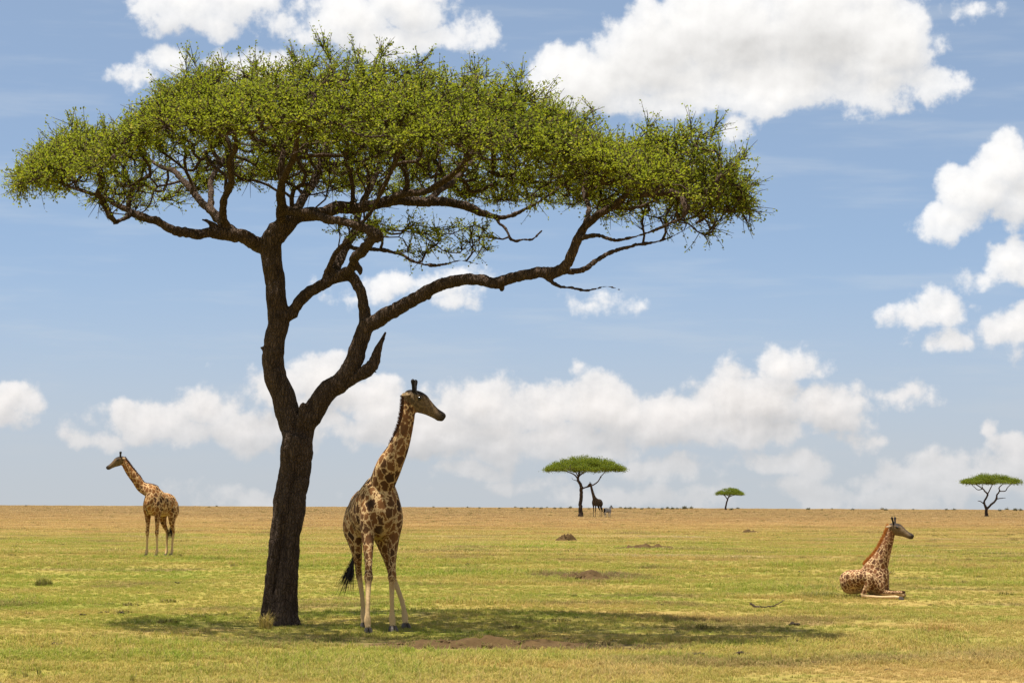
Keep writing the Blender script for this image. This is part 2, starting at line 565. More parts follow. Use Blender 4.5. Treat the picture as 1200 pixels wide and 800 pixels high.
def mat_giraffe(name, scale, dark, rust, cream, line=.075):
    m, nt = new_mat(name)
    p = nd(nt, 'ShaderNodeTexCoord').outputs['Object']
    a = nd(nt, 'ShaderNodeSeparateColor', None, i0=nd(nt, 'ShaderNodeAttribute', {'attribute_name': 'coat'}).outputs['Color'])
    pale, dk, small = a.outputs
    res = []
    for s in (scale, scale * 1.75):
        w = noise(nt, p, s * 1.9, 5, .68, 0, 1)
        q = vm(nt, 'MULTIPLY_ADD', w, (1.15 / s,) * 3, (-.57 / s,) * 3).outputs[0]
        q = vm(nt, 'ADD', p, q).outputs[0]
        q = vm(nt, 'MULTIPLY', q, (1, 1, .72)).outputs[0]
        e = nd(nt, 'ShaderNodeTexVoronoi', {'feature': 'DISTANCE_TO_EDGE'}, Vector=q, Scale=s, Randomness=.85).outputs[0]
        cell = nd(nt, 'ShaderNodeTexVoronoi', {'feature': 'F1'}, Vector=q, Scale=s, Randomness=.85)
        res.append((e, nd(nt, 'ShaderNodeSeparateColor', None, i0=cell.outputs['Color']).outputs[0]))
    e = nd(nt, 'ShaderNodeMix', {'data_type': 'FLOAT'}, i0=small, i2=res[0][0], i3=res[1][0]).outputs[0]
    r = nd(nt, 'ShaderNodeMix', {'data_type': 'FLOAT'}, i0=small, i2=res[0][1], i3=res[1][1]).outputs[0]
    patch = sstep(nt, e, line * .8, line * 1.4)
    n = noise(nt, p, 26, 4, .6)
    pc = mixc(nt, r, dark, rust)
    pc = mixc(nt, sstep(nt, e, line * 3.2, line * 1.2, 0, .45), pc, tuple(x * 1.5 for x in rust))
    gr = mixc(nt, n, tuple(x * .85 for x in cream), tuple(min(1, x * 1.12) for x in cream))
    patch = ma(nt, 'MULTIPLY', patch, ma(nt, 'SUBTRACT', 1.0, pale))
    c = mixc(nt, patch, gr, pc)
    c = mixc(nt, dk, c, (.028, .020, .015))
    return finish(m, nt, c, .8, n, .25, .01, spec=.15)


def mat_zebra():
    m, nt = new_mat("zebra_coat")
    p = nd(nt, 'ShaderNodeTexCoord').outputs['Object']
    w = nd(nt, 'ShaderNodeTexWave', {'wave_type': 'BANDS', 'bands_direction': 'X'}, Vector=p, Scale=2.4, Distortion=2.0,
           Detail=2.0).outputs[1]
    a = nd(nt, 'ShaderNodeSeparateColor', None, i0=nd(nt, 'ShaderNodeAttribute', {'attribute_name': 'coat'}).outputs['Color'])
    c = mixc(nt, sstep(nt, w, .42, .58), (.03, .026, .024), (.62, .57, .5))
    c = mixc(nt, a.outputs[1], c, (.03, .025, .022))
    return finish(m, nt, c, .8)


M_ground, M_grass = mat_ground(), mat_grass()
M_bark = mat_bark("dark_bark", (.050, .032, .021), (.125, .083, .056))
M_twig = mat_bark("twig_bark", (.07, .042, .027), (.15, .10, .066), 2.0)
M_dead = mat_bark("weathered_wood", (.09, .06, .042), (.22, .16, .115), 2.0)
M_leaf = mat_leaf("leaf_green", (.065, .095, .008), (.235, .265, .018), (.44, .37, .04), .42)
M_leaf2 = mat_leaf("leaf_far_green", (.065, .10, .010), (.115, .15, .015), (.19, .19, .03), .35)
M_bush = mat_leaf("scrub_leaf", (.045, .042, .02), (.08, .066, .032), (.14, .1, .05), .15)
M_straw = mat_leaf("dry_straw", (.36, .24, .07), (.48, .34, .13), (.55, .42, .2), .3)
M_rusty = mat_leaf("rusty_dry_grass", (.26, .13, .04), (.36, .20, .08), (.42, .28, .12), .3)
M_sedge = mat_leaf("dark_tuft", (.14, .13, .04), (.22, .18, .07), (.32, .25, .1), .3)
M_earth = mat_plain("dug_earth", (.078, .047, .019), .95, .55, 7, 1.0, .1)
M_dung = mat_plain("dung", (.035, .025, .017), .95, .4, 20, .6, .1)
M_gir = mat_giraffe("giraffe_coat", 7.2, (.036, .018, .009), (.20, .085, .026), (.56, .38, .18), .056)
M_gir_l = mat_giraffe("giraffe_coat_rust", 7.0, (.046, .020, .008), (.24, .092, .022), (.56, .37, .17), .05)
M_calf = mat_giraffe("giraffe_coat_young", 11.5, (.075, .030, .012), (.19, .08, .03), (.62, .43, .22), .040)
M_gir_d = mat_giraffe("giraffe_coat_shaded", 6.0, (.022, .014, .009), (.05, .028, .014), (.14, .095, .055), .05)  # darkened copy of the coat: the far giraffe's shade put into its colours
M_mane = mat_plain("mane_hair", (.075, .03, .012), .8, .4, 30)
M_mane_r = mat_plain("mane_hair_russet", (.36, .12, .02), .8, .3, 30)
M_black = mat_plain("black_hair", (.018, .014, .012), .7, .4, 30)
M_eye = mat_plain("dark_eye", (.008, .006, .005), .12, .2, 10, .0, .6)
M_hoof = mat_plain("hoof_horn", (.075, .06, .048), .6, .4, 20)
M_zeb = mat_zebra()

# ------------------------------------------------------------------ ground sheet
def grid_axis(fine_lo, fine_hi, step, lo, hi, ratio=1.22):
    a = list(np.arange(fine_lo, fine_hi + 1e-6, step))
    s, x = step, a[-1]
    while x < hi:
        s *= ratio
        x += s
        a.append(min(x, hi))
    s, x = step, a[0]
    b = []
    while x > lo:
        s *= ratio
        x -= s
        b.append(max(x, lo))
    return np.array(b[::-1] + a)


gx, gy = grid_axis(-36, 36, 1.0, -6000, 6000), grid_axis(20, 150, 1.0, -6000, 7000)
GX, GY = np.meshgrid(gx, gy)
gv = np.column_stack([GX.ravel(), GY.ravel(), [ground_z(x, y) for x, y in zip(GX.ravel(), GY.ravel())]])
nx, ny = len(gx), len(gy)
ii = (np.arange(ny - 1)[:, None] * nx + np.arange(nx - 1)[None]).ravel()
gf = np.column_stack([ii, ii + 1, ii + 1 + nx, ii + nx])
tag(link("ground", mesh_np("ground", gv, gf, True), M_ground), kind='structure')


# ------------------------------------------------------------------ grass
def blade_mesh(name, n, spread, h0, h1, wid, lean, seed):
    r = np.random.default_rng(seed)
    v, f, tone = [], [], []
    for i in range(n):
        a, rad = r.uniform(0, 6.283), spread * math.sqrt(r.uniform())
        x, y = rad * math.cos(a), rad * math.sin(a)
        h, dirn = r.uniform(h0, h1) * (1 - .45 * (rad / spread) ** 2), r.uniform(0, 6.283)
        l = lean * r.uniform(.3, 1.3) * h
        w = wid * r.uniform(.7, 1.3)
        dx, dy = math.cos(dirn), math.sin(dirn)
        px, py = -dy * w, dx * w
        b = len(v)
        k1, k2 = .25, 1.0
        v += [(x - px, y - py, -.01), (x + px, y + py, -.01),
              (x + dx * l * k1 + px * .8, y + dy * l * k1 + py * .8, h * .6), (x + dx * l * k1 - px * .8, y + dy * l * k1 - py * .8, h * .6),
              (x + dx * l * k2, y + dy * l * k2, h * r.uniform(.8, 1.05))]
        f += [(b, b + 1, b + 2, b + 3), (b + 3, b + 2, b + 4)]
        t = r.uniform(0, 1, 3)
        tone += [t] * 5
    me = mesh_np(name, np.array(v), f)
    col_attr(me, 'tone', np.array(tone))
    return me


def grass_layer(name, label, cat, pts, rot, scl, idx, sources, mat):
    """one object of loose plants: points carrying instances of a few hand-made tufts"""
    me = bpy.data.meshes.new(name)
    me.vertices.add(len(pts))
    me.vertices.foreach_set('co', np.asarray(pts, dtype=np.float32).ravel())
    for an, ty, dat in (('rz', 'FLOAT', rot), ('sc', 'FLOAT', scl), ('pick', 'INT', idx)):
        a = me.attributes.new(an, ty, 'POINT')
        a.data.foreach_set('value', np.asarray(dat, dtype=np.float32 if ty == 'FLOAT' else np.int32))
    o = link(name, me, mat)
    coll = bpy.data.collections.new(name + "_tufts")
    for i, s in enumerate(sources):
        s.materials.append(mat)
        coll.objects.link(bpy.data.objects.new("%s_tuft_%02d" % (name, i), s))
    g = bpy.data.node_groups.new(name, 'GeometryNodeTree')
    g.interface.new_socket("Geometry", in_out='INPUT', socket_type='NodeSocketGeometry')
    g.interface.new_socket("Geometry", in_out='OUTPUT', socket_type='NodeSocketGeometry')
    gi, go = g.nodes.new('NodeGroupInput'), g.nodes.new('NodeGroupOutput')
    ci = g.nodes.new('GeometryNodeCollectionInfo')
    ci.inputs[0].default_value = coll
    ci.inputs[1].default_value = True
    ci.inputs[2].default_value = True
    iop = g.nodes.new('GeometryNodeInstanceOnPoints')

    def na(nm, ty):
        n = g.nodes.new('GeometryNodeInputNamedAttribute')
        n.data_type = ty
        n.inputs[0].default_value = nm
        return n.outputs[0]
    cx = g.nodes.new('ShaderNodeCombineXYZ')
    g.links.new(na('rz', 'FLOAT'), cx.inputs[2])
    g.links.new(gi.outputs[0], iop.inputs['Points'])
    g.links.new(ci.outputs[0], iop.inputs['Instance'])
    iop.inputs['Pick Instance'].default_value = True
    g.links.new(na('pick', 'INT'), iop.inputs['Instance Index'])
    g.links.new(cx.outputs[0], iop.inputs['Rotation'])
    g.links.new(na('sc', 'FLOAT'), iop.inputs['Scale'])
    g.links.new(iop.outputs[0], go.inputs[0])
    md = o.modifiers.new("tufts", 'NODES')
    md.node_group = g
    tag(o, label, cat, kind='stuff')
    return o


MOUNDS = []   # filled below: (x, y, r) where grass stays out


def vnoise(x, y, seed):
    r = np.random.default_rng(seed).uniform(0, 1, (64, 64))
    xi, yi = np.floor(x).astype(int), np.floor(y).astype(int)
    fx, fy = x - xi, y - yi
    fx, fy = fx * fx * (3 - 2 * fx), fy * fy * (3 - 2 * fy)
    g = lambda a, b: r[a % 64, b % 64]
    return (g(xi, yi) * (1 - fx) + g(xi + 1, yi) * fx) * (1 - fy) + (g(xi, yi + 1) * (1 - fx) + g(xi + 1, yi + 1) * fx) * fy


def fbm(x, y, s, seed):
    return (vnoise(x * s, y * s, seed) + .6 * vnoise(x * s * 2.3, y * s * 2.3, seed + 1) + .4 * vnoise(x * s * 5.1, y * s * 5.1, seed + 2)) / 2.0


def scatter(y0, y1, dens):
    xs = .195 * y1 + 3
    n = int((y1 - y0) * 2 * xs * dens)
    y = rng.uniform(y0, y1, n)
    x = rng.uniform(-xs, xs, n)
    k = np.abs(x) < .195 * y + 3
    x, y = x[k], y[k]
    # patchy sward
    den = .35 + .65 * ss(fbm(x, y, .5, 3), .3, .6)
    k = rng.uniform(size=len(x)) < den
    return x[k], y[k]


MX, MY = gp(570, 752).x, gp(570, 752).y - .5
T_BASE = gp(327, 732)
P_, S_, FAR_ = [], [], []
for y0, y1, dens, s in ((33, 46, 95, 1.0), (46, 62, 60, 1.1), (62, 85, 40, 1.25), (85, 120, 20, 1.45), (120, 190, 4.5, 1.0), (190, 330, 1.6, 1.1), (330, 520, .5, 1.4), (520, 880, .16, 1.8)):
    x, y = scatter(y0, y1, dens)
    k = (np.hypot((x - MX) / 2.6, (y - MY) / 1.7) > 1.0 + .25 * np.sin(5 * x) * np.cos(4 * y)) | (rng.uniform(size=len(x)) < .12)
    k &= np.hypot(x - T_BASE.x, y - T_BASE.y) > .42
    x, y = x[k], y[k]
    z = np.array([ground_z(a, b) for a, b in zip(x, y)])
    P_.append(np.column_stack([x, y, z]))
    # short cropped lawn with taller dry stretches
    tall = .7 + .75 * ss(fbm(x, y, .16, 9), .42, .68)
    S_.append(s * rng.uniform(.6, 1.25, len(x)) * tall)
    FAR_.append(np.full(len(x), y0 >= 120))
P_, S_ = np.concatenate(P_), np.concatenate(S_)
srcs = [blade_mesh("tuft", 20, .085, .025, .075, .0038, 1.0, 20 + i) for i in range(5)] + \
       [blade_mesh("tuft", 14, .07, .05, .13, .0032, .7, 40 + i) for i in range(2)]
FAR_ = np.concatenate(FAR_)
srcs += [blade_mesh("tuft", 70, .62, .03, .13, .011, 1.0, 60 + i) for i in range(3)]
pick = np.where(FAR_, rng.choice(3, len(P_)) + 7, rng.choice(7, len(P_), p=[.17, .17, .17, .17, .17, .08, .07]))
grass_layer("grass", "short green and straw coloured grass covering the savanna", "grass", P_,
            rng.uniform(0, 6.283, len(P_)), S_, pick, srcs, M_grass)


# ------------------------------------------------------------------ tree machinery
class Skeleton:
    def __init__(self):
        self.p, self.par, self.r = [], [], []
        self.paths, self.tips, self.tip_att = [], [], []

    def limb(self, pts, radii, start=None):
        ids = []
        prev = start if start is not None else -1
        for q, r in zip(pts, radii):
            self.p.append(np.array(q, float)); self.par.append(prev); self.r.append(float(r))
            prev = len(self.p) - 1
            ids.append(prev)
        return ids

    def grow(self, attractors, rnd, step=.16, jitter=.05, centre=None, skip=0, back=.6, sag=.0):
        n0 = len(self.p)
        cap = n0 + len(attractors) * 40
        A = np.zeros((cap, 3)); A[:n0] = np.array(self.p)
        base = A[skip:n0]
        att = np.array(attractors)
        dist = np.array([np.min(np.sum((base - a) ** 2, 1)) for a in att])
        cen = np.array(centre)
        rad = np.zeros(cap); rad[:n0] = np.hypot(A[:n0, 0] - cen[0], A[:n0, 1] - cen[1])
        n = n0
        for k in np.argsort(dist):
            a = att[k]
            d = np.sqrt(np.sum((A[skip:n] - a) ** 2, 1))
            ra = math.hypot(a[0] - cen[0], a[1] - cen[1])
            cost = d + back * np.maximum(0, rad[skip:n] - ra) + .5 * np.maximum(0, A[skip:n, 2] - a[2])
            j = skip + int(np.argmin(cost))
            L = np.linalg.norm(a - A[j])
            if L < .05: continue
            m = max(2, min(38, int(L / step)))
            pj = self.par[j]
            pd = A[j] - A[pj] if pj >= 0 else np.array([0, 0, 1.])
            pd = pd / (np.linalg.norm(pd) + 1e-9)
            ctrl = A[j] + pd * L * .32 + (a - A[j]) * .25 + np.array([0, 0, -sag * L])
            path, prev = [j], j
            for i in range(1, m + 1):
                t = i / m
                q = (1 - t) ** 2 * A[j] + 2 * t * (1 - t) * ctrl + t * t * a
                if i < m: q = q + rnd.normal(0, jitter * min(1, L), 3)
                A[n] = q
                rad[n] = math.hypot(q[0] - cen[0], q[1] - cen[1])
                self.p.append(q); self.par.append(prev); self.r.append(0.0)
                prev = n; path.append(n); n += 1
            self.paths.append(path); self.tips.append(prev); self.tip_att.append(int(k))

    def pipe(self, tip=.0055, ex=2.35, lo=0):
        n = len(self.p)
        acc = np.zeros(n)
        for t in self.tips: acc[t] += tip ** ex
        for i in range(n - 1, -1, -1):
            if self.par[i] >= 0: acc[self.par[i]] += acc[i]
        rr = np.maximum(acc, tip ** ex) ** (1 / ex)
        for i in range(n):
            if self.r[i] <= 0: self.r[i] = rr[i]


def leaves_mesh(name, c, l, w, rnd, tone, up=.35, axis=None):
    """one folded quad per leaf"""
    n = len(c)
    a = rnd.normal(size=(n, 3)) if axis is None else axis + rnd.normal(0, .6, (n, 3))
    a /= np.linalg.norm(a, axis=1, keepdims=True)
    m = rnd.normal(size=(n, 3)); m[:, 2] += up * 2
    b = np.cross(a, m); b /= np.linalg.norm(b, axis=1, keepdims=True) + 1e-9
    nn = np.cross(a, b)
    l, w = l[:, None], w[:, None]
    v = np.empty((n, 4, 3))
    v[:, 0] = c
    v[:, 1] = c + a * l * .5 + b * w * .5 + nn * w * .12
    v[:, 2] = c + a * l
    v[:, 3] = c + a * l * .5 - b * w * .5 + nn * w * .12
    me = mesh_np(name, v.reshape(-1, 3), np.arange(n * 4).reshape(n, 4))
    col_attr(me, 'tone', np.repeat(tone, 4, axis=0))
    return me


def spray(sk, rnd, shoots, shoot_len, per, bare, clump):
    """short shoots with leaves at the twig ends; returns shoot tubes, leaf centres, axes and tones"""
    C, AX, T, TB = [], [], [], Tubes()
    for t, ka in zip(sk.tips, sk.tip_att):
        p = sk.p[t]; q = sk.p[sk.par[t]]
        isb = ka < len(bare) and bare[ka]
        d = p - q; d /= np.linalg.norm(d) + 1e-9
        tone = np.clip(.52 + .45 * mnoise.noise(V(p * .55)) + .55 * mnoise.noise(V(p * 1.6)) + rnd.normal(0, .15), 0, 1)
        for s in range(shoots):
            e = d * .7 + rnd.normal(0, .62, 3) + np.array([0, 0, .33])
            e /= np.linalg.norm(e)
            L = shoot_len * rnd.uniform(.45, 1.25)
            o = q + (p - q) * rnd.uniform(0, 1)
            bend = rnd.normal(0, .12, 3) * L
            ts = np.array([0, .5, 1.0])
            pts = o + np.outer(ts, e) * L + np.outer(ts ** 2, bend)
            TB.tube(pts, [.0085, .006, .003], 3)
            if isb and rnd.uniform() < .8: continue
            k = max(2, int(per * rnd.uniform(.5, 1.4)))
            tt = rnd.uniform(.12, 1.05, k)
            C.append(o + np.outer(tt, e) * L + np.outer(tt ** 2, bend) + rnd.normal(0, clump, (k, 3)))
            AX.append(np.repeat(e[None], k, 0))
            tn = np.column_stack([np.clip(tone + rnd.normal(0, .18, k), 0, 1), rnd.uniform(0, 1, k), rnd.uniform(0, 1, k)])
            T.append(tn)
    return TB, np.concatenate(C), np.concatenate(AX), np.concatenate(T)


# ------------------------------------------------------------------ the big acacia
TY = T_BASE.y
PXM = FPX / TY


def crown_shift(px):
    return -3.2 * float(ss(px, 520, 860)) + .3 * math.sin(px * .02)


LIMBS = {
    'trunk': [(327, 737, 0, 56), (327, 728, 0, 47), (330, 705, 0, 43), (336, 650, 0, 40), (340, 600, 0, 38), (344, 555, 0, 37), (348, 525, 0, 39), (348, 508, 0, 41)],
    'stem_l': [(346, 530, 0, 30), (341, 500, .05, 29), (333, 472, .1, 28), (325, 448, .1, 27), (320, 425, .1, 26), (321, 400, .1, 25.5), (325, 372, .05, 25), (324, 345, 0, 24.5), (320, 318, 0, 25), (318, 296, 0, 26), (320, 278, 0, 25), (330, 264, 0, 21)],
    'stem_r': [(350, 530, 0, 28), (356, 502, 0, 26), (366, 482, -.05, 25), (382, 462, -.1, 24), (400, 445, -.15, 23), (414, 426, -.2, 22), (421, 405, -.2, 20), (427, 385, -.2, 20), (428, 374, -.2, 17)],
    'left': [(320, 292, 0, 20), (308, 290, 0, 19), (296, 283, -.1, 18), (278, 278, -.3, 16.5), (262, 274, -.5, 15), (246, 272, -.7, 13), (230, 274, -.8, 12), (214, 272, -.9, 11.5), (196, 264, -1.0, 10.5), (176, 256, -1.0, 10), (154, 250, -.9, 9), (134, 237, -.7, 7), (112, 228, -.4, 5.5), (85, 220, 0, 4), (60, 212, .3, 3)],
    'left_up': [(280, 278, -.3, 14), (262, 262, -.1, 12), (248, 246, .2, 10), (230, 228, .7, 9), (215, 212, 1.2, 8), (203, 200, 1.7, 7), (186, 194, 2.3, 5.5), (165, 180, 2.9, 4)],
    'left_v': [(266, 268, -.4, 11), (262, 240, -.9, 10), (271, 213, -1.5, 9), (268, 192, -2.1, 8), (276, 172, -2.8, 6.5), (272, 145, -3.3, 4.5)],
    'left_v2': [(254, 258, .1, 9), (246, 236, .8, 8), (249, 208, 1.6, 7), (264, 181, 2.5, 6), (262, 150, 3.4, 4)],
    'left_stub': [(262, 274, -.5, 8), (246, 262, -.7, 6), (236, 257, -.75, 3)],
    'left_low': [(156, 250, -.9, 7), (142, 258, -1.1, 6), (132, 263, -1.2, 4)],
    'centre': [(324, 278, 0, 22), (336, 262, .05, 20), (352, 256, .15, 18), (372, 252, .3, 16.5), (396, 246, .5, 15.5), (420, 243, .7, 15), (452, 238, .9, 13), (486, 236, 1.1, 12), (520, 236, 1.2, 11), (546, 241, 1.2, 10), (568, 252, 1.2, 8.5), (592, 254, 1.2, 6.5), (625, 240, 1.3, 4.5), (655, 220, 1.5, 3)],
    'centre_up': [(330, 262, 0, 14), (330, 240, -.5, 12), (331, 214, -1.2, 10), (345, 180, -2.1, 8), (350, 145, -2.9, 6), (362, 110, -3.3, 4)],
    'centre_back': [(336, 262, .2, 13), (352, 238, 1.3, 11), (372, 205, 2.6, 8.5), (380, 170, 3.7, 6), (395, 130, 4.3, 4)],
    'cross': [(330, 248, -.3, 10), (356, 248, -.8, 10), (384, 256, -1.2, 10), (410, 261, -1.5, 10.5), (430, 268, -1.7, 12), (446, 277, -1.9, 13)],
    'cross_down': [(446, 277, -1.9, 13), (434, 284, -1.6, 12.5), (424, 296, -1.1, 12), (416, 308, -.6, 11.5), (405, 319, -.3, 12), (397, 325, -.2, 13)],
    'bridge': [(332, 378, .05, 13), (340, 366, 0, 14.5), (354, 350, -.05, 14), (374, 334, -.1, 13.5), (392, 325, -.15, 14), (402, 323, -.2, 13)],
    'inner': [(428, 385, -.2, 15), (426, 362, -.2, 13.5), (421, 340, -.2, 12.5), (410, 327, -.2, 12.5), (399, 323, -.2, 13)],
    'mid_up': [(393, 324, -.15, 11), (394, 310, .1, 12.5), (402, 296, .5, 12.5), (410, 282, 1.0, 11), (416, 268, 1.5, 10), (424, 240, 2.4, 9), (440, 205, 3.4, 7), (455, 165, 4.2, 5), (470, 125, 4.5, 3.5)],
    'mid_twin': [(380, 328, -.1, 7.5), (386, 312, -.2, 7), (392, 298, -.3, 6.5), (412, 276, -.6, 5.5), (432, 250, -1.5, 5.5), (452, 215, -2.7, 5.5), (470, 175, -3.6, 4.5), (480, 130, -3.9, 3.5)],
    'mid_knob': [(416, 308, -.6, 8), (422, 317, -.6, 8), (423, 322, -.6, 5)],
    'upper': [(452, 238, .9, 10), (482, 226, .3, 9), (508, 220, -.5, 8.5), (532, 202, -1.5, 7.5), (556, 176, -2.4, 6), (575, 145, -3.0, 4)],
    'upper_b': [(500, 236, 1.1, 9), (528, 216, 2.0, 7.5), (556, 190, 3.0, 6), (590, 160, 3.5, 4)],
    'low_twig': [(408, 290, 1.0, 6), (424, 290, .6, 5.5), (440, 292, .2, 5.2), (468, 296, -.2, 5), (484, 307, -.4, 4), (512, 311, -.6, 3.4), (540, 306, -.7, 2.6), (564, 310, -.8, 2)],
    'hook': [(580, 255, 1.2, 5), (590, 266, 1.1, 5), (600, 281, 1.0, 4.4), (612, 281, 1.0, 4), (624, 280, .9, 3.4), (636, 270, .9, 2.5)],
    'right': [(424, 396, -.2, 19), (433, 381, -.25, 18.5), (448, 372, -.4, 18), (468, 361, -.6, 17), (494, 344, -.9, 16.5), (520, 332, -1.2, 15.5), (542, 327, -1.5, 15), (562, 328, -1.7, 15), (580, 332, -1.9, 15), (598, 327, -2.1, 14), (626, 320, -2.4, 13), (648, 320, -2.6, 13.5), (663, 311, -2.7, 12.5), (672, 294, -2.8, 12), (680, 273, -2.9, 11), (696, 256, -3.0, 10), (718, 242, -3.1, 9), (736, 226, -3.1, 7.5), (752, 206, -3.2, 5.5), (764, 184, -3.2, 3.5)],
    'right_fan': [(652, 321, -2.6, 8.5), (668, 318, -2.5, 8), (686, 315, -2.3, 7.5), (698, 306, -2.0, 6.5), (720, 294, -1.6, 5.5), (752, 286, -1.1, 4.5), (784, 279, -.7, 3.2), (815, 262, -.5, 2)],
    'right_mid': [(678, 280, -2.9, 7), (698, 276, -3.5, 6), (722, 282, -4.1, 5), (760, 272, -4.7, 4), (800, 255, -5.0, 3), (840, 235, -5.1, 2)],
    'right_up': [(716, 243, -3.1, 6), (742, 244, -2.6, 5), (775, 232, -2.2, 4), (810, 216, -2.0, 3), (845, 205, -2.0, 2)],
    'right_back': [(682, 270, -2.9, 7), (690, 246, -2.0, 6), (684, 220, -1.0, 5), (694, 190, -.3, 3.5)],
    'dead_twig': [(636, 322, -2.5, 6), (652, 334, -2.6, 4.8), (670, 337, -2.7, 4), (690, 340, -2.7, 3.6), (712, 336, -2.8, 2.6), (730, 341, -2.8, 1.5)],
}
BROKEN = [(406, 448, -.2, 15), (418, 441, -.25, 14), (430, 434, -.3, 16), (438, 425, -.3, 14), (442, 412, -.3, 10), (446, 402, -.3, 6), (452, 389, -.3, 2)]
FORK_STUB = [(360, 500, -.1, 16), (357, 488, -.15, 15), (356, 477, -.15, 12), (358, 472, -.15, 7)]
SIDE_STUB = [(318, 412, 0, 10), (309, 409, 0, 6), (305, 406, 0, 2)]

tree = empty("acacia_tree", (T_BASE.x, T_BASE.y, T_BASE.z))
tag(tree, "large flat-crowned tree with forked dark trunk beside the standing giraffe in front", "tree")
TO = np.array(tree.location)


def limb_pts(rows, per=4):
    q = []
    for px, py, dy, w in rows:
        p = at(px, py, TY + dy)
        q.append((p.x - TO[0], p.y - TO[1], p.z - TO[2], w * .5 * (TY + dy) / FPX))
    return catmull(q, per)


trnd = np.random.default_rng(5)
sk = Skeleton()
TB = Tubes()
for nm, rows in LIMBS.items():
    q = limb_pts(rows)
    wob = trnd.normal(0, 1, (len(q), 3))
    wob = (wob + np.roll(wob, 1, 0) + np.roll(wob, -1, 0)) / 3
    q[2:-1, :3] += wob[2:-1] * (q[2:-1, 3:4] * (.12 if nm in ('trunk', 'stem_l', 'stem_r', 'right') else .38))
    rn = trnd.normal(size=len(q)); rn = (np.roll(rn, 1) + rn + np.roll(rn, -1) + np.roll(rn, 2) + np.roll(rn, -2)) / 5
    rad = q[:, 3] * (1 + .08 * rn)
    TB.tube(q[:, :3], rad, 14)
    if nm not in ('trunk', 'stem_r', 'stem_l', 'cross_down', 'mid_knob', 'dead_twig', 'left_stub', 'bridge', 'inner'):
        j = len(q) // 3 if nm in ('left', 'right', 'centre') else 1
        j = 24 if nm == 'right' else j
        if nm == 'right': j = 48
        sk.limb(q[j:, :3], q[j:, 3])
for rows in (FORK_STUB, SIDE_STUB):
    q = limb_pts(rows)
    TB.tube(q[:, :3], q[:, 3], 10)
# knots along the stems and buttress toes at the foot
for px, py, w in ((502, 345, 7), (588, 335, 7)):
    q = limb_pts([(px, py + 6, -.12, w * .8), (px, py, -.16, w * 1.25), (px, py - 6, -.12, w * .7)])
    TB.tube(q[:, :3], q[:, 3], 8)
for a in (2.3, 3.3, 4.2, 5.1, 5.9, .6, 1.4):
    d = np.array([math.cos(a), math.sin(a), 0])
    TB.tube(np.array([d * .18 + [0, 0, .9], d * .24 + [0, 0, .35], d * .29 + [0, 0, .08], d * .34 + [0, 0, -.08]]), [.10, .12, .10, .06], 8)
tm = remesh(TB.mesh("trunk"), .026, 3)
tv = verts_of(tm).astype(float)
tn = np.empty(len(tv) * 3, dtype=np.float32)
tm.vertices.foreach_get('normal', tn)
tn = tn.reshape(-1, 3)
axq = limb_pts(LIMBS['trunk'])
ax_x, ax_y = np.interp(tv[:, 2], axq[:, 2], axq[:, 0]), np.interp(tv[:, 2], axq[:, 2], axq[:, 1])
th = np.arctan2(tv[:, 1] - ax_y, tv[:, 0] - ax_x)
lowk = ss(tv[:, 2], 4.3, 2.6)
tw = th - .42 * tv[:, 2]
flute = -.13 * np.abs(np.cos(1.5 * tw + .6)) ** 7 - .045 * np.abs(np.cos(2.5 * tw + 1.9)) ** 8 + .012
disp = flute * lowk
bk = np.array([mnoise.fractal(V((a[0] * 7, a[1] * 7, a[2] * 2.2)), .8, 2.1, 4) for a in tv])
rg = np.array([1 - abs(mnoise.noise(V((a[0] * 11, a[1] * 11, a[2] * 3.0)))) * 2 for a in tv])
disp += .014 * bk * (1 + lowk * .6) - .012 * np.clip(rg, 0, 1) ** 4
set_verts(tm, tv + tn * disp[:, None])
link("trunk", tm, M_bark, tree)

# the broken dead limb: a splintered stump of its own
TB = Tubes()
q = limb_pts(BROKEN)
TB.tube(q[:, :3], q[:, 3] * (1 + .04 * trnd.normal(size=len(q))), 9)
for e in ((436, 428, 446, 412), (428, 431, 441, 436), (440, 415, 451, 396)):
    q = limb_pts([(e[0], e[1], -.3, 7), ((e[0] + e[2]) / 2, (e[1] + e[3]) / 2, -.32, 4.5), (e[2], e[3], -.33, 1)])
    TB.tube(q[:, :3], q[:, 3], 6)
o = link("broken_limb", TB.mesh("broken_limb", False), M_bark, tree)
o['label'] = "short broken limb ending in a bare splintered point"

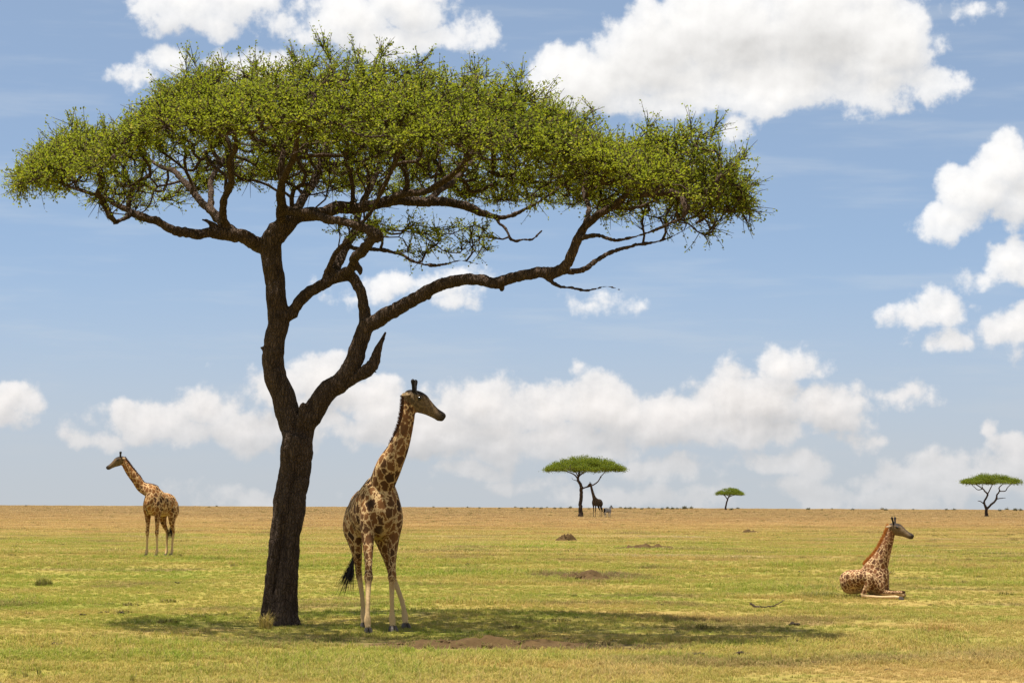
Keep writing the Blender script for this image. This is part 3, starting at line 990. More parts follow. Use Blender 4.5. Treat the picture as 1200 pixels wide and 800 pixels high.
# crown
OUT = np.array([(34, 206, 222), (60, 178, 240), (92, 152, 254), (140, 152, 256), (178, 146, 248), (205, 112, 238), (232, 88, 226), (300, 90, 228), (380, 76, 240),
                (440, 82, 250), (500, 88, 256), (560, 100, 258), (620, 112, 256), (660, 134, 248), (700, 164, 248), (730, 176, 262), (765, 158, 280),
                (820, 158, 286), (852, 186, 276), (874, 232, 258)], float)
att, bare_tip = [], []
crnd = np.random.default_rng(21)
while len(att) < 2900:
    px = crnd.uniform(34, 874)
    e = 1 - ((px - 454) / 424) ** 2
    D = 6.4 * max(e, .01) ** .42
    t = crnd.uniform(-1, 1)
    if crnd.uniform() > .35 + .65 * max(e, 0) ** .3: continue
    Y = TY + crown_shift(px) + t * D
    pt, pb = np.interp(px, OUT[:, 0], OUT[:, 1]), np.interp(px, OUT[:, 0], OUT[:, 2])
    Yc = TY + crown_shift(px)
    zt, zb = at(px, pt, Yc).z, at(px, pb, Yc).z
    hh = zt - zb
    zt2 = zb + hh * (1 - .62 * abs(t) ** 2.4) - (.35 if t < 0 else 0) * abs(t)
    zb2 = zb + hh * .22 * abs(t) ** 1.5 + (.5 * t if t > 0 else 0)
    f = crnd.beta(1.75, 1.05)
    z = zb2 + (zt2 - zb2) * f
    x = at(px, pt, Yc).x
    w = mnoise.noise(V((x * .42, Y * .42, z * .75))) + .5 * mnoise.noise(V((x * 1.1, Y * 1.1, z * 1.4 + 9)))
    w += .45 * mnoise.noise(V((x * 2.0 + 5, Y * 2.0, z * 2.6)))
    side = .16 * float(ss(abs(px - 440), 270, 390)) - .30 * float(ss(f, .45, .75))
    if w < -.05 + side + .12 * crnd.normal() + .12 * (1 - f): continue
    if f < .3 and crnd.uniform() < .45: continue
    # the open windows under the left half of the crown
    if 190 < px < 335 and z < at(px, 200, Yc).z and crnd.uniform() < .72: continue
    att.append((x - TO[0], Y - TO[1], z - TO[2]))
    bare_tip.append(f < .34 and crnd.uniform() < .7)
# sprays that hang below the middle and stray shoots above the top edge
for k in range(46):
    px, py = crnd.uniform(395, 572), 0
    py = 264 + crnd.uniform() ** 1.4 * 40 * ss(px, 395, 480) 
    Y = TY + crnd.uniform(-1.6, 1.2)
    p = at(px, float(py), Y)
    att.append((p.x - TO[0], p.y - TO[1], p.z - TO[2]))
for px, py in ((377, 40), (384, 52), (222, 58), (88, 134), (84, 150), (48, 168), (34, 190), (612, 78), (640, 92), (556, 66), (452, 50), (500, 54), (345, 58), (300, 62),
               (838, 140), (872, 170), (872, 205), (876, 240), (690, 118), (762, 132), (810, 136), (28, 202), (66, 158), (190, 92), (262, 66), (415, 52), (575, 78)):
    for dy in (-.5, .6):
        p = at(px + crnd.normal(0, 3), py + 12 + crnd.normal(0, 3), TY + crown_shift(px) + dy)
        att.append((p.x - TO[0], p.y - TO[1], p.z - TO[2]))
sk.grow(att, crnd, .17, .035, (at(330, 280, TY).x - TO[0], 0, 0), 0, .55)
sk.pipe(.0085, 2.3)
TW = Tubes()
for path in sk.paths:
    pts = np.array([sk.p[i] for i in path])
    rr = np.array([sk.r[i] for i in path]); rr[0] = min(rr[0], rr[1] * 1.2)
    TW.tube(pts, rr, 5 if rr.max() > .02 else 4)
link("branches", TW.mesh("branches"), M_twig, tree)['kind'] = 'stuff'
TS, C, AX, TN = spray(sk, crnd, 8, .38, 11, bare_tip, .022)
link("twigs", TS.mesh("twigs"), M_twig, tree)['kind'] = 'stuff'
nl = len(C)
lm = leaves_mesh("crown", C, crnd.uniform(.036, .066, nl), crnd.uniform(.028, .046, nl), crnd, TN, 1.2, AX * [1, 1, .45])
lo = link("crown", lm, M_leaf, tree)
lo['kind'] = 'stuff'
print("leaves", nl, "nodes", len(sk.p), "trunk verts", len(tv))


# ------------------------------------------------------------------ far umbrella trees
def far_tree(base, rows_list, crown, seed, label, natt, gap=0.0):
    """rows_list: limbs as (x, y, z, r) in metres from the foot; crown: cx, cy, z0, z1, rx, ry"""
    rnd = np.random.default_rng(seed)
    root = empty("acacia_tree", base)
    tag(root, label, "tree", "umbrella trees far out on the plain")
    S, T = Skeleton(), Tubes()
    for rows in rows_list:
        q = catmull(rows, 4)
        w = rnd.normal(0, 1, (len(q), 3)) * q[:, 3:4] * .12
        q[1:-1, :3] += w[1:-1]
        T.tube(q[:, :3], q[:, 3], 9)
        S.limb(q[len(q) // 3:, :3], q[len(q) // 3:, 3])
    tm = remesh(T.mesh("trunk"), .06, 2)
    link("trunk", tm, M_bark, root)
    cx, cy, z0, z1, rx, ry = crown
    A = []
    while len(A) < natt:
        u, v = rnd.uniform(-1, 1, 2)
        d = math.hypot(u, v)
        a = math.atan2(v, u)
        edge = 1 + .10 * math.sin(3 * a + seed) + .07 * math.sin(7 * a + 2 * seed)
        d /= edge
        if d > 1: continue
        x, y = cx + u * rx, cy + v * ry
        zt = z0 + (z1 - z0) * (1 - .78 * d ** 2.1) + .25 * mnoise.noise(V((x * .6, y * .6, seed)))
        zb = z0 + .12 * (z1 - z0) * d + .25 * mnoise.noise(V((x * .5, y * .5, seed + 7)))
        f = rnd.beta(1.5, 1.0)
        z = zb + (zt - zb) * f
        if mnoise.noise(V((x * .8, y * .8, z * 1.2 + seed))) < -.3 + gap: continue
        A.append((x, y, z))
    S.grow(A, rnd, .5, .05, (cx, cy, 0), 0, .5)
    S.pipe(.010, 2.3)
    B = Tubes()
    for path in S.paths:
        rr = np.array([S.r[i] for i in path]); rr[0] = min(rr[0], rr[1] * 1.3)
        B.tube(np.array([S.p[i] for i in path]), rr, 4)
    link("branches", B.mesh("branches"), M_twig, root)['kind'] = 'stuff'
    C, TT = [], []
    for t in S.tips:
        p = S.p[t]
        k = 60
        C.append(p + rnd.normal(0, 1, (k, 3)) * [.30, .30, .13])
        tone = np.clip(.5 + .6 * mnoise.noise(V(p * .7)), 0, 1)
        TT.append(np.column_stack([np.clip(tone + rnd.normal(0, .15, k), 0, 1), rnd.uniform(0, 1, (k, 2))]))
    C, TT = np.concatenate(C), np.concatenate(TT)
    n = len(C)
    me = leaves_mesh("crown", C, rnd.uniform(.10, .20, n), rnd.uniform(.06, .11, n), rnd, TT, .7)
    link("crown", me, M_leaf2, root)['kind'] = 'stuff'
    return root


def rel(rows, base, s, ox, oy):
    """zoomed-picture measures (x, y, dy, width) to metres from the foot"""
    return [((x - ox) / s, dy, (oy - y) / s, w * .5 / s) for x, y, dy, w in rows]


b2 = gp(680.5, 605.8)
s2 = FPX / b2.y * 7.273
far_tree(b2, [rel(r, b2, s2, 512, 697) for r in (
    [(512, 705, 0, 70), (512, 690, 0, 52), (510, 650, 0, 38), (512, 590, 0, 33), (516, 520, 0, 31), (518, 455, 0, 30), (508, 415, 0, 27), (492, 392, 0, 25), (488, 365, .2, 22), (496, 335, .5, 18), (500, 300, .9, 12), (510, 265, 1.4, 8)],
    [(522, 452, 0, 15), (548, 444, -.1, 14), (578, 436, -.3, 14), (612, 424, -.5, 13), (645, 404, -.6, 12), (668, 378, -.7, 11), (680, 352, -.8, 10), (705, 325, -.9, 8), (740, 290, -1, 6), (790, 270, -1, 4)],
    [(684, 358, -.8, 5), (705, 372, -.8, 4), (730, 382, -.8, 4), (756, 384, -.8, 2.5)],
    [(496, 396, 0, 9), (470, 384, -.2, 8), (446, 378, -.4, 6), (436, 362, -.4, 5), (438, 345, -.4, 3)],
    [(490, 372, 0, 15), (462, 340, .1, 13), (430, 322, .3, 11), (380, 305, .4, 9), (320, 290, .3, 7), (260, 282, 0, 4)],
    [(494, 350, 0, 14), (520, 330, -.6, 11), (560, 308, -1.2, 9), (600, 285, -1.8, 6), (640, 262, -2.2, 4)],
    [(492, 360, 0, 12), (470, 320, -1, 10), (440, 285, -2, 7), (420, 255, -3, 4)],
    [(496, 350, .2, 12), (540, 310, 1.4, 10), (590, 280, 2.6, 7), (640, 260, 3.2, 4)])],
    ((540 - 512) / s2, 0, (697 - 318) / s2, (697 - 178) / s2, 345 / s2 * .97, 4.6), 3, "umbrella tree with the distant giraffe and zebra at its trunk", 620)

b4 = gp(1156.0, 605.5)
s4 = FPX / b4.y * 3.0
far_tree(b4, [rel(r, b4, s4, 1068, 227) for r in (
    [(1068, 229, 0, 16), (1068, 220, 0, 13), (1067, 205, 0, 11), (1068, 196, 0, 11), (1062, 184, 0, 8), (1060, 174, 0, 7), (1068, 160, .1, 7), (1074, 148, .3, 6), (1066, 138, .5, 6), (1058, 128, .7, 5), (1040, 116, .9, 4), (1024, 108, 1, 3)],
    [(1062, 184, 0, 4), (1050, 174, -.2, 4), (1036, 170, -.3, 2.5)],
    [(1070, 198, 0, 8), (1084, 184, -.2, 8), (1096, 172, -.4, 7.5), (1102, 160, -.5, 7), (1104, 148, -.6, 6), (1112, 136, -.7, 5), (1110, 124, -.8, 4.5), (1122, 112, -.9, 3.5)],
    [(1100, 164, -.5, 4), (1118, 161, -.6, 3.5), (1134, 160, -.7, 2)],
    [(1112, 136, -.7, 4), (1132, 136, -.6, 4), (1142, 122, -.5, 3.5), (1160, 108, -.3, 2.5)],
    [(1072, 150, .3, 5), (1078, 132, -.6, 4.5), (1084, 116, -1.2, 3.5)],
    [(1058, 128, .7, 4), (1040, 132, .4, 3.5), (1026, 122, .1, 3), (1008, 108, -.2, 2)])],
    ((1083 - 1068) / s4, 0, (227 - 113) / s4, (227 - 76) / s4, 107 / s4 * .97, 4.0), 8, "umbrella tree with crooked open limbs near the right edge of the plain", 420, .08)

b3 = gp(850.4, 597.2)
s3 = FPX / b3.y * 3.0
far_tree(b3, [rel(r, b3, s3, 151, 201) for r in (
    [(151, 203, 0, 10), (151, 195, 0, 7), (153, 180, 0, 6), (158, 165, 0, 5.5), (162, 154, 0, 4.5), (168, 144, .3, 3)],
    [(158, 166, 0, 4), (150, 154, -.4, 3.5), (140, 146, -.8, 2.5)],
    [(162, 156, 0, 3.5), (176, 150, .5, 3), (192, 145, .9, 2)])],
    ((168 - 151) / s3, 0, (201 - 151) / s3, (201 - 124) / s3, 50 / s3 * .97, 3.6), 5, "smallest umbrella tree standing right on the horizon", 330)


# ------------------------------------------------------------------ giraffes
def rotz(v, a):
    c, s = math.cos(a), math.sin(a)
    return np.array([v[0] * c - v[1] * s, v[0] * s + v[1] * c, v[2]])


TORSO = [(-.98, 0, 2.10, .10, .14), (-.92, 0, 2.06, .22, .28), (-.78, 0, 2.04, .31, .40), (-.52, 0, 2.08, .36, .46), (-.2, 0, 2.08, .40, .49), (.12, 0, 2.12, .41, .53),
         (.38, 0, 2.20, .38, .58), (.58, 0, 2.24, .31, .54), (.74, 0, 2.26, .22, .42), (.86, 0, 2.28, .11, .22)]
FRONT = [(.46, .20, 2.35, .12, .24), (.52, .25, 2.0, .14, .22), (.48, .225, 1.68, .115, .165), (.47, .20, 1.38, .085, .115), (.475, .185, 1.10, .066, .080), (.487, .18, .96, .081, .098),
         (.475, .175, .84, .056, .064), (.47, .17, .58, .044, .050), (.47, .17, .34, .044, .052), (.475, .17, .21, .064, .074), (.51, .17, .12, .052, .058), (.535, .17, .07, .058, .066)]
HIND = [(-.58, .20, 2.15, .15, .33), (-.60, .25, 1.85, .17, .33), (-.55, .24, 1.58, .13, .24), (-.60, .21, 1.30, .088, .145), (-.71, .19, 1.10, .062, .095), (-.78, .18, .97, .060, .085),
        (-.765, .175, .82, .050, .060), (-.745, .17, .55, .044, .050), (-.735, .17, .34, .045, .052), (-.725, .17, .21, .060, .066), (-.69, .17, .12, .052, .058), (-.665, .17, .07, .058, .066)]


def leg_chain(tmpl, side, foot_local):
    t = np.array(tmpl, float)
    t[:, 1] *= side
    z0 = t[0, 2]
    d = np.array(foot_local) - t[-1, :2]
    k = ss(t[:, 2], z0 - .25, .15) ** .9
    t[:, 0] += k * d[0]
    t[:, 1] += k * d[1]
    return t


def build_head(T, top, hd, up, s, parts):
    """head lofted along hd from the poll; returns frames for the small parts"""
    hd = hd / np.linalg.norm(hd)
    lat = np.cross(up, hd); lat /= np.linalg.norm(lat)
    hu = np.cross(hd, lat)
    prof = [(-.10, .00, .055, .07), (-.04, .01, .095, .115), (.06, .01, .115, .145), (.17, .005, .118, .150), (.28, -.02, .094, .122), (.38, -.045, .072, .098),
            (.47, -.068, .062, .084), (.54, -.08, .068, .083), (.60, -.088, .068, .078), (.645, -.098, .046, .055)]
    rows = [tuple(top + hd * a * s + hu * b * s) + (ra * s, rb * s) for a, b, ra, rb in prof]
    rows = catmull(rows, 4)
    parts['head'] = rows
    T.loft(rows, lat, 14)
    # brow ridge and jaw angle
    for sd in (-1, 1):
        q = [tuple(top + hd * a * s + hu * b * s + lat * sd * c * s) + (r * s, r * s) for a, b, c, r in
             ((.07, .07, .085, .03), (.15, .075, .10, .042), (.23, .05, .088, .028))]
        T.loft(catmull(q, 3), lat, 8)
    q = [tuple(top + hd * a * s + hu * b * s) + (ra * s, rb * s) for a, b, ra, rb in ((.03, -.09, .06, .06), (.16, -.12, .065, .06), (.32, -.115, .05, .045), (.48, -.125, .042, .038), (.57, -.145, .044, .034))]
    T.loft(catmull(q, 3), lat, 10)
    # median knob
    q = [tuple(top + hd * a * s + hu * b * s) + (r * s, r * s) for a, b, r in ((.22, .07, .03), (.24, .11, .035), (.25, .135, .02))]
    T.loft(np.array(q), lat, 8)
    return hd, lat, hu


def ear_mesh(s):
    v, f = [], []
    n = 7
    for i in range(n):
        t = i / (n - 1)
        w = .048 * math.sin(math.pi * min(1, t * .92 + .08)) ** .7 * (1 - .35 * t) + .002
        for j, k in ((-1, .0), (0, -.022), (1, .0)):
            v.append((t * .20 * s, j * w * s, k * s * math.sin(math.pi * t)))
        for j, k in ((1, .008), (0, -.012), (-1, .008)):
            v.append((t * .20 * s, j * w * .9 * s, (k + .004) * s))
    for i in range(n - 1):
        a, b = i * 6, (i + 1) * 6
        for j in range(6):
            f.append((a + j, a + (j + 1) % 6, b + (j + 1) % 6, b + j))
    return mesh_np("ear", np.array(v), f, True)


def frame_obj(o, origin, x, z):
    x = V(x).normalized(); y = V(z).cross(x).normalized(); z = x.cross(y)
    o.matrix_local = Matrix.Translation(V(origin)) @ Matrix((x, y, z)).transposed().to_4x4()


def hair_strip(name, root_pts, dirs, along, lat, length, width, thick, rnd, mat, parent, per=3):
    v, f = [], []
    for i in range(len(root_pts)):
        for k in range(per):
            b = len(v)
            o = root_pts[i] + lat[i] * rnd.uniform(-thick, thick) + along[i] * rnd.uniform(-.02, .02)
            L = length[i] * rnd.uniform(.7, 1.25)
            tip = o + dirs[i] * L + along[i] * rnd.normal(.0, .25) * L + lat[i] * rnd.normal(0, .15) * L
            w = along[i] * width
            l2 = lat[i] * width * .5
            v += [o - w - dirs[i] * .03, o + l2 - dirs[i] * .03, o + w - dirs[i] * .03, o - l2 - dirs[i] * .03, tip]
            f += [(b, b + 1, b + 4), (b + 1, b + 2, b + 4), (b + 2, b + 3, b + 4), (b + 3, b, b + 4)]
    return link(name, mesh_np(name, np.array(v), f), mat, parent)


def hoof(p, fwd, s, parent):
    """cloven hoof: two wedge toes in one mesh"""
    bm = bmesh.new()
    fwd = V(fwd).normalized(); lat = V((0, 0, 1)).cross(fwd)
    for sd in (-1, 1):
        ring = []
        for (zz, fr, bk, hw) in ((-.005, .115, -.055, .040), (.05, .085, -.05, .036), (.10, .045, -.045, .028)):
            c = V(p) * 1.0 + lat * sd * hw * 1.02 * s
            ring.append([bm.verts.new(c + fwd * a * s + lat * b * hw * s + V((0, 0, zz * s))) for a, b in ((fr, .25), (fr * .75, -.7), (bk, -.8), (bk, .8), (fr * .75, .9))])
        for i in range(2):
            for j in range(5):
                bm.faces.new((ring[i][j], ring[i][(j + 1) % 5], ring[i + 1][(j + 1) % 5], ring[i + 1][j]))
        bm.faces.new(ring[2]); bm.faces.new(ring[0][::-1])
    bmesh.ops.recalc_face_normals(bm, faces=bm.faces)
    me = bpy.data.meshes.new("hoof")
    bm.to_mesh(me); bm.free()
    return link("hoof", me, M_hoof, parent)


def coat(me, chains):
    """chains: list of (sections, kind); paints pale / dark / small-patch weights by nearest body section"""
    v = verts_of(me)
    best = np.full(len(v), 1e9)
    kid = np.zeros(len(v), int); tt = np.zeros(len(v))
    for i, (S, kind) in enumerate(chains):
        S = np.asarray(S)
        for j in range(len(S)):
            d = np.linalg.norm(v - S[j, :3], axis=1) - .5 * (S[j, 3] + S[j, 4])
            k = d < best
            best[k] = d[k]; kid[k] = i; tt[k] = j / (len(S) - 1)
    nrm = np.empty(len(v) * 3, dtype=np.float32); me.vertices.foreach_get('normal', nrm); nrm = nrm.reshape(-1, 3)
    pale, dark, small = np.zeros(len(v)), np.zeros(len(v)), np.zeros(len(v))
    for i, (S, kind) in enumerate(chains):
        k = kid == i
        if kind == 'leg':
            pale[k] = .92 * ss(tt[k], .44, .62); small[k] = ss(tt[k], .12, .3)
            dark[k] = .5 * ss(tt[k], .95, 1.0)
        elif kind == 'hleg':
            pale[k] = ss(tt[k], .42, .60); small[k] = ss(tt[k], .2, .36)
            dark[k] = .5 * ss(tt[k], .95, 1.0)
        elif kind == 'neck':
            small[k] = .35 * ss(tt[k], .2, .8) + .3 * ss(tt[k], .85, 1)
        elif kind == 'head':
            small[k] = 1; pale[k] = .30 + .4 * tt[k]; dark[k] = .70 + .28 * ss(tt[k], .62, .95)
            up = nrm[:, 2]
            dark[k] += .35 * ss(up[k], .3, .9)
        elif kind == 'torso':
            pale[k] = .85 * ss(nrm[k, 2], -.55, -.95)
        elif kind == 'tail':
            small[k] = 1
    col_attr(me, 'coat', np.column_stack([np.clip(pale, 0, 1), np.clip(dark, 0, 1), np.clip(small, 0, 1)]))


def finish_giraffe(root, T, chains, voxel, mats, top, hd, up, s, neck, nlat, back, rnd, eyes=True, hair=1.0, hs=None):
    m_coat, m_mane = mats
    parts = {}
    hd, lat, hu = build_head(T, top, hd, up, hs or s, parts)
    hs = hs or s
    chains.append((parts['head'], 'head'))
    body = remesh(T.mesh("body"), voxel, 3)
    coat(body, chains)
    link("body", body, m_coat, root)
    # ossicones
    for sd in (-1, 1):
        O = Tubes()
        p = top + hd * .03 * hs + hu * .10 * hs + lat * sd * .055 * hs
        e = hu * .82 - hd * .36 + lat * sd * .36
        O.tube(np.array([p + e * k * hs for k in (-.02, .06, .13, .19, .215, .235)]), np.array([.034, .027, .025, .033, .032, .014]) * hs, 8)
        link("ossicone", O.mesh("ossicone"), M_black, root)
        ea = link("ear", ear_mesh(hs * 1.25), m_coat, root)
        col_attr(ea.data, 'coat', np.repeat([[.7, .60, 1.0]], len(ea.data.vertices), 0))
        frame_obj(ea, top - hd * .03 * hs + hu * .05 * hs + lat * sd * .085 * hs, lat * sd * 1.0 - hd * .22 - hu * .28, hu)
        if eyes:
            bm = bmesh.new()
            bmesh.ops.create_uvsphere(bm, u_segments=12, v_segments=8, radius=.036 * hs)
            me = bpy.data.meshes.new("eye"); bm.to_mesh(me); bm.free()
            me.polygons.foreach_set('use_smooth', np.ones(len(me.polygons), dtype=bool))
            eo = link("eye", me, M_eye, root)
            eo.location = V(top + hd * .165 * hs + hu * .055 * hs + lat * sd * .112 * hs)
            N_ = Tubes()
            q = top + hd * .60 * hs - hu * .05 * hs + lat * sd * .052 * hs
            N_.tube(np.array([q - hd * .022 * hs, q, q + hd * .022 * hs]), np.array([.006, .013, .005]) * hs, 6)
            link("nostril", N_.mesh("nostril"), M_black, root)
    # mane along the back of the neck
    n = len(neck)
    idx = np.linspace(n * .08, n - 1, int(90 * hair)).astype(int)
    frac = np.linspace(0, 1, len(idx))
    j = np.linspace(n * .08, n - 1, len(idx))
    cpos = np.column_stack([np.interp(j, np.arange(n), neck[:, k]) for k in range(3)])
    rb = np.interp(j, np.arange(n), neck[:, 4])
    bk = np.column_stack([np.interp(j, np.arange(n), back[:, k]) for k in range(3)])
    la = np.column_stack([np.interp(j, np.arange(n), nlat[:, k]) for k in range(3)])
    tg = np.gradient(cpos, axis=0); tg /= np.linalg.norm(tg, axis=1, keepdims=True)
    hair_strip("mane", cpos + bk * (rb[:, None] * .94), bk + tg * .35, tg, la, np.full(len(idx), .075 * s), .016 * s, .022 * s, rnd, m_mane, root, 12)


def giraffe(base, heading, feet, neck_w, head_w, label, mats, voxel, seed, tail_w, scale=1.0, eyes=True, head_s=1.0, hair=1.0, neck_r=None):
    """feet: four offsets (x, y) in metres from base, in world axes: front left, front right, hind left, hind right"""
    rnd = np.random.default_rng(seed)
    root = empty("giraffe", base, heading, scale)
    tag(root, label, "giraffe", "giraffes on the plain")
    T, chains = Tubes(), []
    tor = catmull(TORSO, 4)
    T.loft(tor, (0, 1, 0), 18)
    chains.append((tor, 'torso'))
    for i, (tmpl, side) in enumerate(((FRONT, 1), (FRONT, -1), (HIND, 1), (HIND, -1))):
        fl = rotz((feet[i][0], feet[i][1], 0), -heading)[:2] / scale
        off = np.array([.04, 0])
        c = catmull(leg_chain(tmpl, side, fl), 4)
        T.loft(c, (0, 1, 0), 12)
        chains.append((c, 'leg' if tmpl is FRONT else 'hleg'))
        hoof((c[-1, 0], c[-1, 1], 0.0), (1, .12 * side, 0), 1.0, root)
    # neck: from the withers to the poll
    nk = [np.array([.34, 0, 2.40]), np.array([.52, 0, 2.58])] + [rotz(np.array(p) / scale, -heading) for p in neck_w]
    radii = [(.24, .40), (.21, .33)] + [(a, b) for a, b in zip(np.linspace(.165, .092, len(neck_w)), np.linspace(.235, .112, len(neck_w)))]
    if neck_r: radii = radii[:2] + neck_r
    rows = catmull([tuple(p) + r for p, r in zip(nk, radii)], 6)
    top = rows[-1, :3]
    hd = rotz(np.array(head_w, float), -heading); hd /= np.linalg.norm(hd)
    up = np.array([0, 0, 1.])
    hl = np.cross(up, hd); hl /= np.linalg.norm(hl)
    k = ss(np.linspace(0, 1, len(rows)), .15, .95)[:, None]
    lat = np.array([0, 1., 0]) * (1 - k) + hl * k
    c, a, b = T.loft(rows, lat, 16)
    chains.append((rows, 'neck'))
    # direction of the nape: away from where the head points
    ref = np.array([1., 0, 0]) * (1 - k) + hd * k
    sg = np.sign(-(b * ref).sum(1, keepdims=True)); sg[sg == 0] = 1
    # tail with its black tassel
    tl = [np.array([-.95, 0, 2.18])] + [rotz(np.array(p) / scale, -heading) for p in tail_w]
    tr = catmull([tuple(p) + (r, r) for p, r in zip(tl, np.linspace(.05, .02, len(tl)))], 4)
    T.loft(tr, (0, 1, 0), 8)
    chains.append((tr, 'tail'))
    e = tr[-1, :3]; dn = tr[-1, :3] - tr[-4, :3]; dn /= np.linalg.norm(dn)
    q = np.repeat(e[None], 60, 0) - dn * rnd.uniform(0, .18, (60, 1))
    dd = dn[None] + rnd.normal(0, .11, (60, 3))
    la = np.cross(dd, [1, .3, 0]); la /= np.linalg.norm(la, axis=1, keepdims=True)
    hair_strip("tail_tuft", q, dd, np.cross(dd, la) * .6, la, np.full(60, .52), .016, .02, rnd, M_black, root, 2)
    finish_giraffe(root, T, chains, voxel, mats, top, hd, up, 1.0, rows, lat, b * sg, rnd, eyes, hair, head_s)
    return root


def feet_from(base, pix):
    return [((gp(x, y) - base).x, (gp(x, y) - base).y) for x, y in pix]


# the near giraffe: faces the camera, a little to the right, head turned in profile to the right
hA = R(-90 + 17)
fA = V((math.cos(hA), math.sin(hA), 0))
bA = gp(446, 737.5) - fA * .52
giraffe(bA, hA, [(x, y) for x, y in ((V((gp(460.5, 738).x, gp(460.5, 738).y)) - bA.xy), (V((gp(431.5, 740).x, gp(431.5, 740).y)) - bA.xy),
                                     V((.56, .52)), (-fA.xy * .72 + V((.01, 0))))],
        [(.30, -.78, 2.92), (.46, -.90, 3.22), (.58, -.96, 3.52), (.645, -.98, 3.82), (.67, -.98, 4.12)], (1.0, -.15, -.42),
        "tall giraffe under the big tree with its head turned right", (M_gir, M_mane), .022, 1,
        [(-.36, .92, 1.95), (-.38, 1.0, 1.6), (-.42, 1.02, 1.28), (-.47, 1.02, 1.08)], 1.0, True, 1.10, 1.0,
        [(.225, .25), (.165, .20), (.115, .135), (.097, .112), (.098, .11)])

# the giraffe on the left: three-quarter view, facing left
hB = R(180 + 62)
fB = V((math.cos(hB), math.sin(hB), 0))
bB = gp(186.5, 651.6)
lB = rotz((0, 1, 0), hB)
giraffe(bB, hB, [(fB.x * .50 + lB[0] * .2, fB.y * .50 + lB[1] * .2), (fB.x * .55 - lB[0] * .26, fB.y * .55 - lB[1] * .26),
                 (-fB.x * .62 + lB[0] * .14, -fB.y * .62 + lB[1] * .14), (-fB.x * .74 - lB[0] * .2, -fB.y * .74 - lB[1] * .2)],
        [(-.66, -.45, 2.76), (-.88, -.52, 3.06), (-1.12, -.58, 3.36), (-1.30, -.62, 3.64), (-1.44, -.64, 3.86)], (-1.0, -.25, -.42),
        "giraffe standing alone in the sun at the left facing left", (M_gir_l, M_mane), .028, 2,
        [(.46, .86, 1.95), (.45, .86, 1.6), (.42, .84, 1.3), (.40, .82, 1.15)], 1.0, True, 1.1)

# the far giraffe beside the umbrella tree
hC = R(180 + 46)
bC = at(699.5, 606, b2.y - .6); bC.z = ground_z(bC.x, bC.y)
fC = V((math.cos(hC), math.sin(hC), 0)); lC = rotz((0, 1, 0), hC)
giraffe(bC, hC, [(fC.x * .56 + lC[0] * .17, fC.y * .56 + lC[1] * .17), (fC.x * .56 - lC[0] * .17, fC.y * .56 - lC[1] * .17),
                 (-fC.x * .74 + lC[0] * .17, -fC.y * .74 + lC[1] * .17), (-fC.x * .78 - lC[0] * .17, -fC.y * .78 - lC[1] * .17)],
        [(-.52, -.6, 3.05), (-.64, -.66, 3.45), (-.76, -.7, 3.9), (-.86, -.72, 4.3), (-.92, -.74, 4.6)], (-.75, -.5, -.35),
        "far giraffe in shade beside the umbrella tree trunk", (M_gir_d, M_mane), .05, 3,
        [(.66, .66, 1.95), (.72, .7, 1.5), (.74, .72, 1.2)], 1.0, False, 1.1, .5)


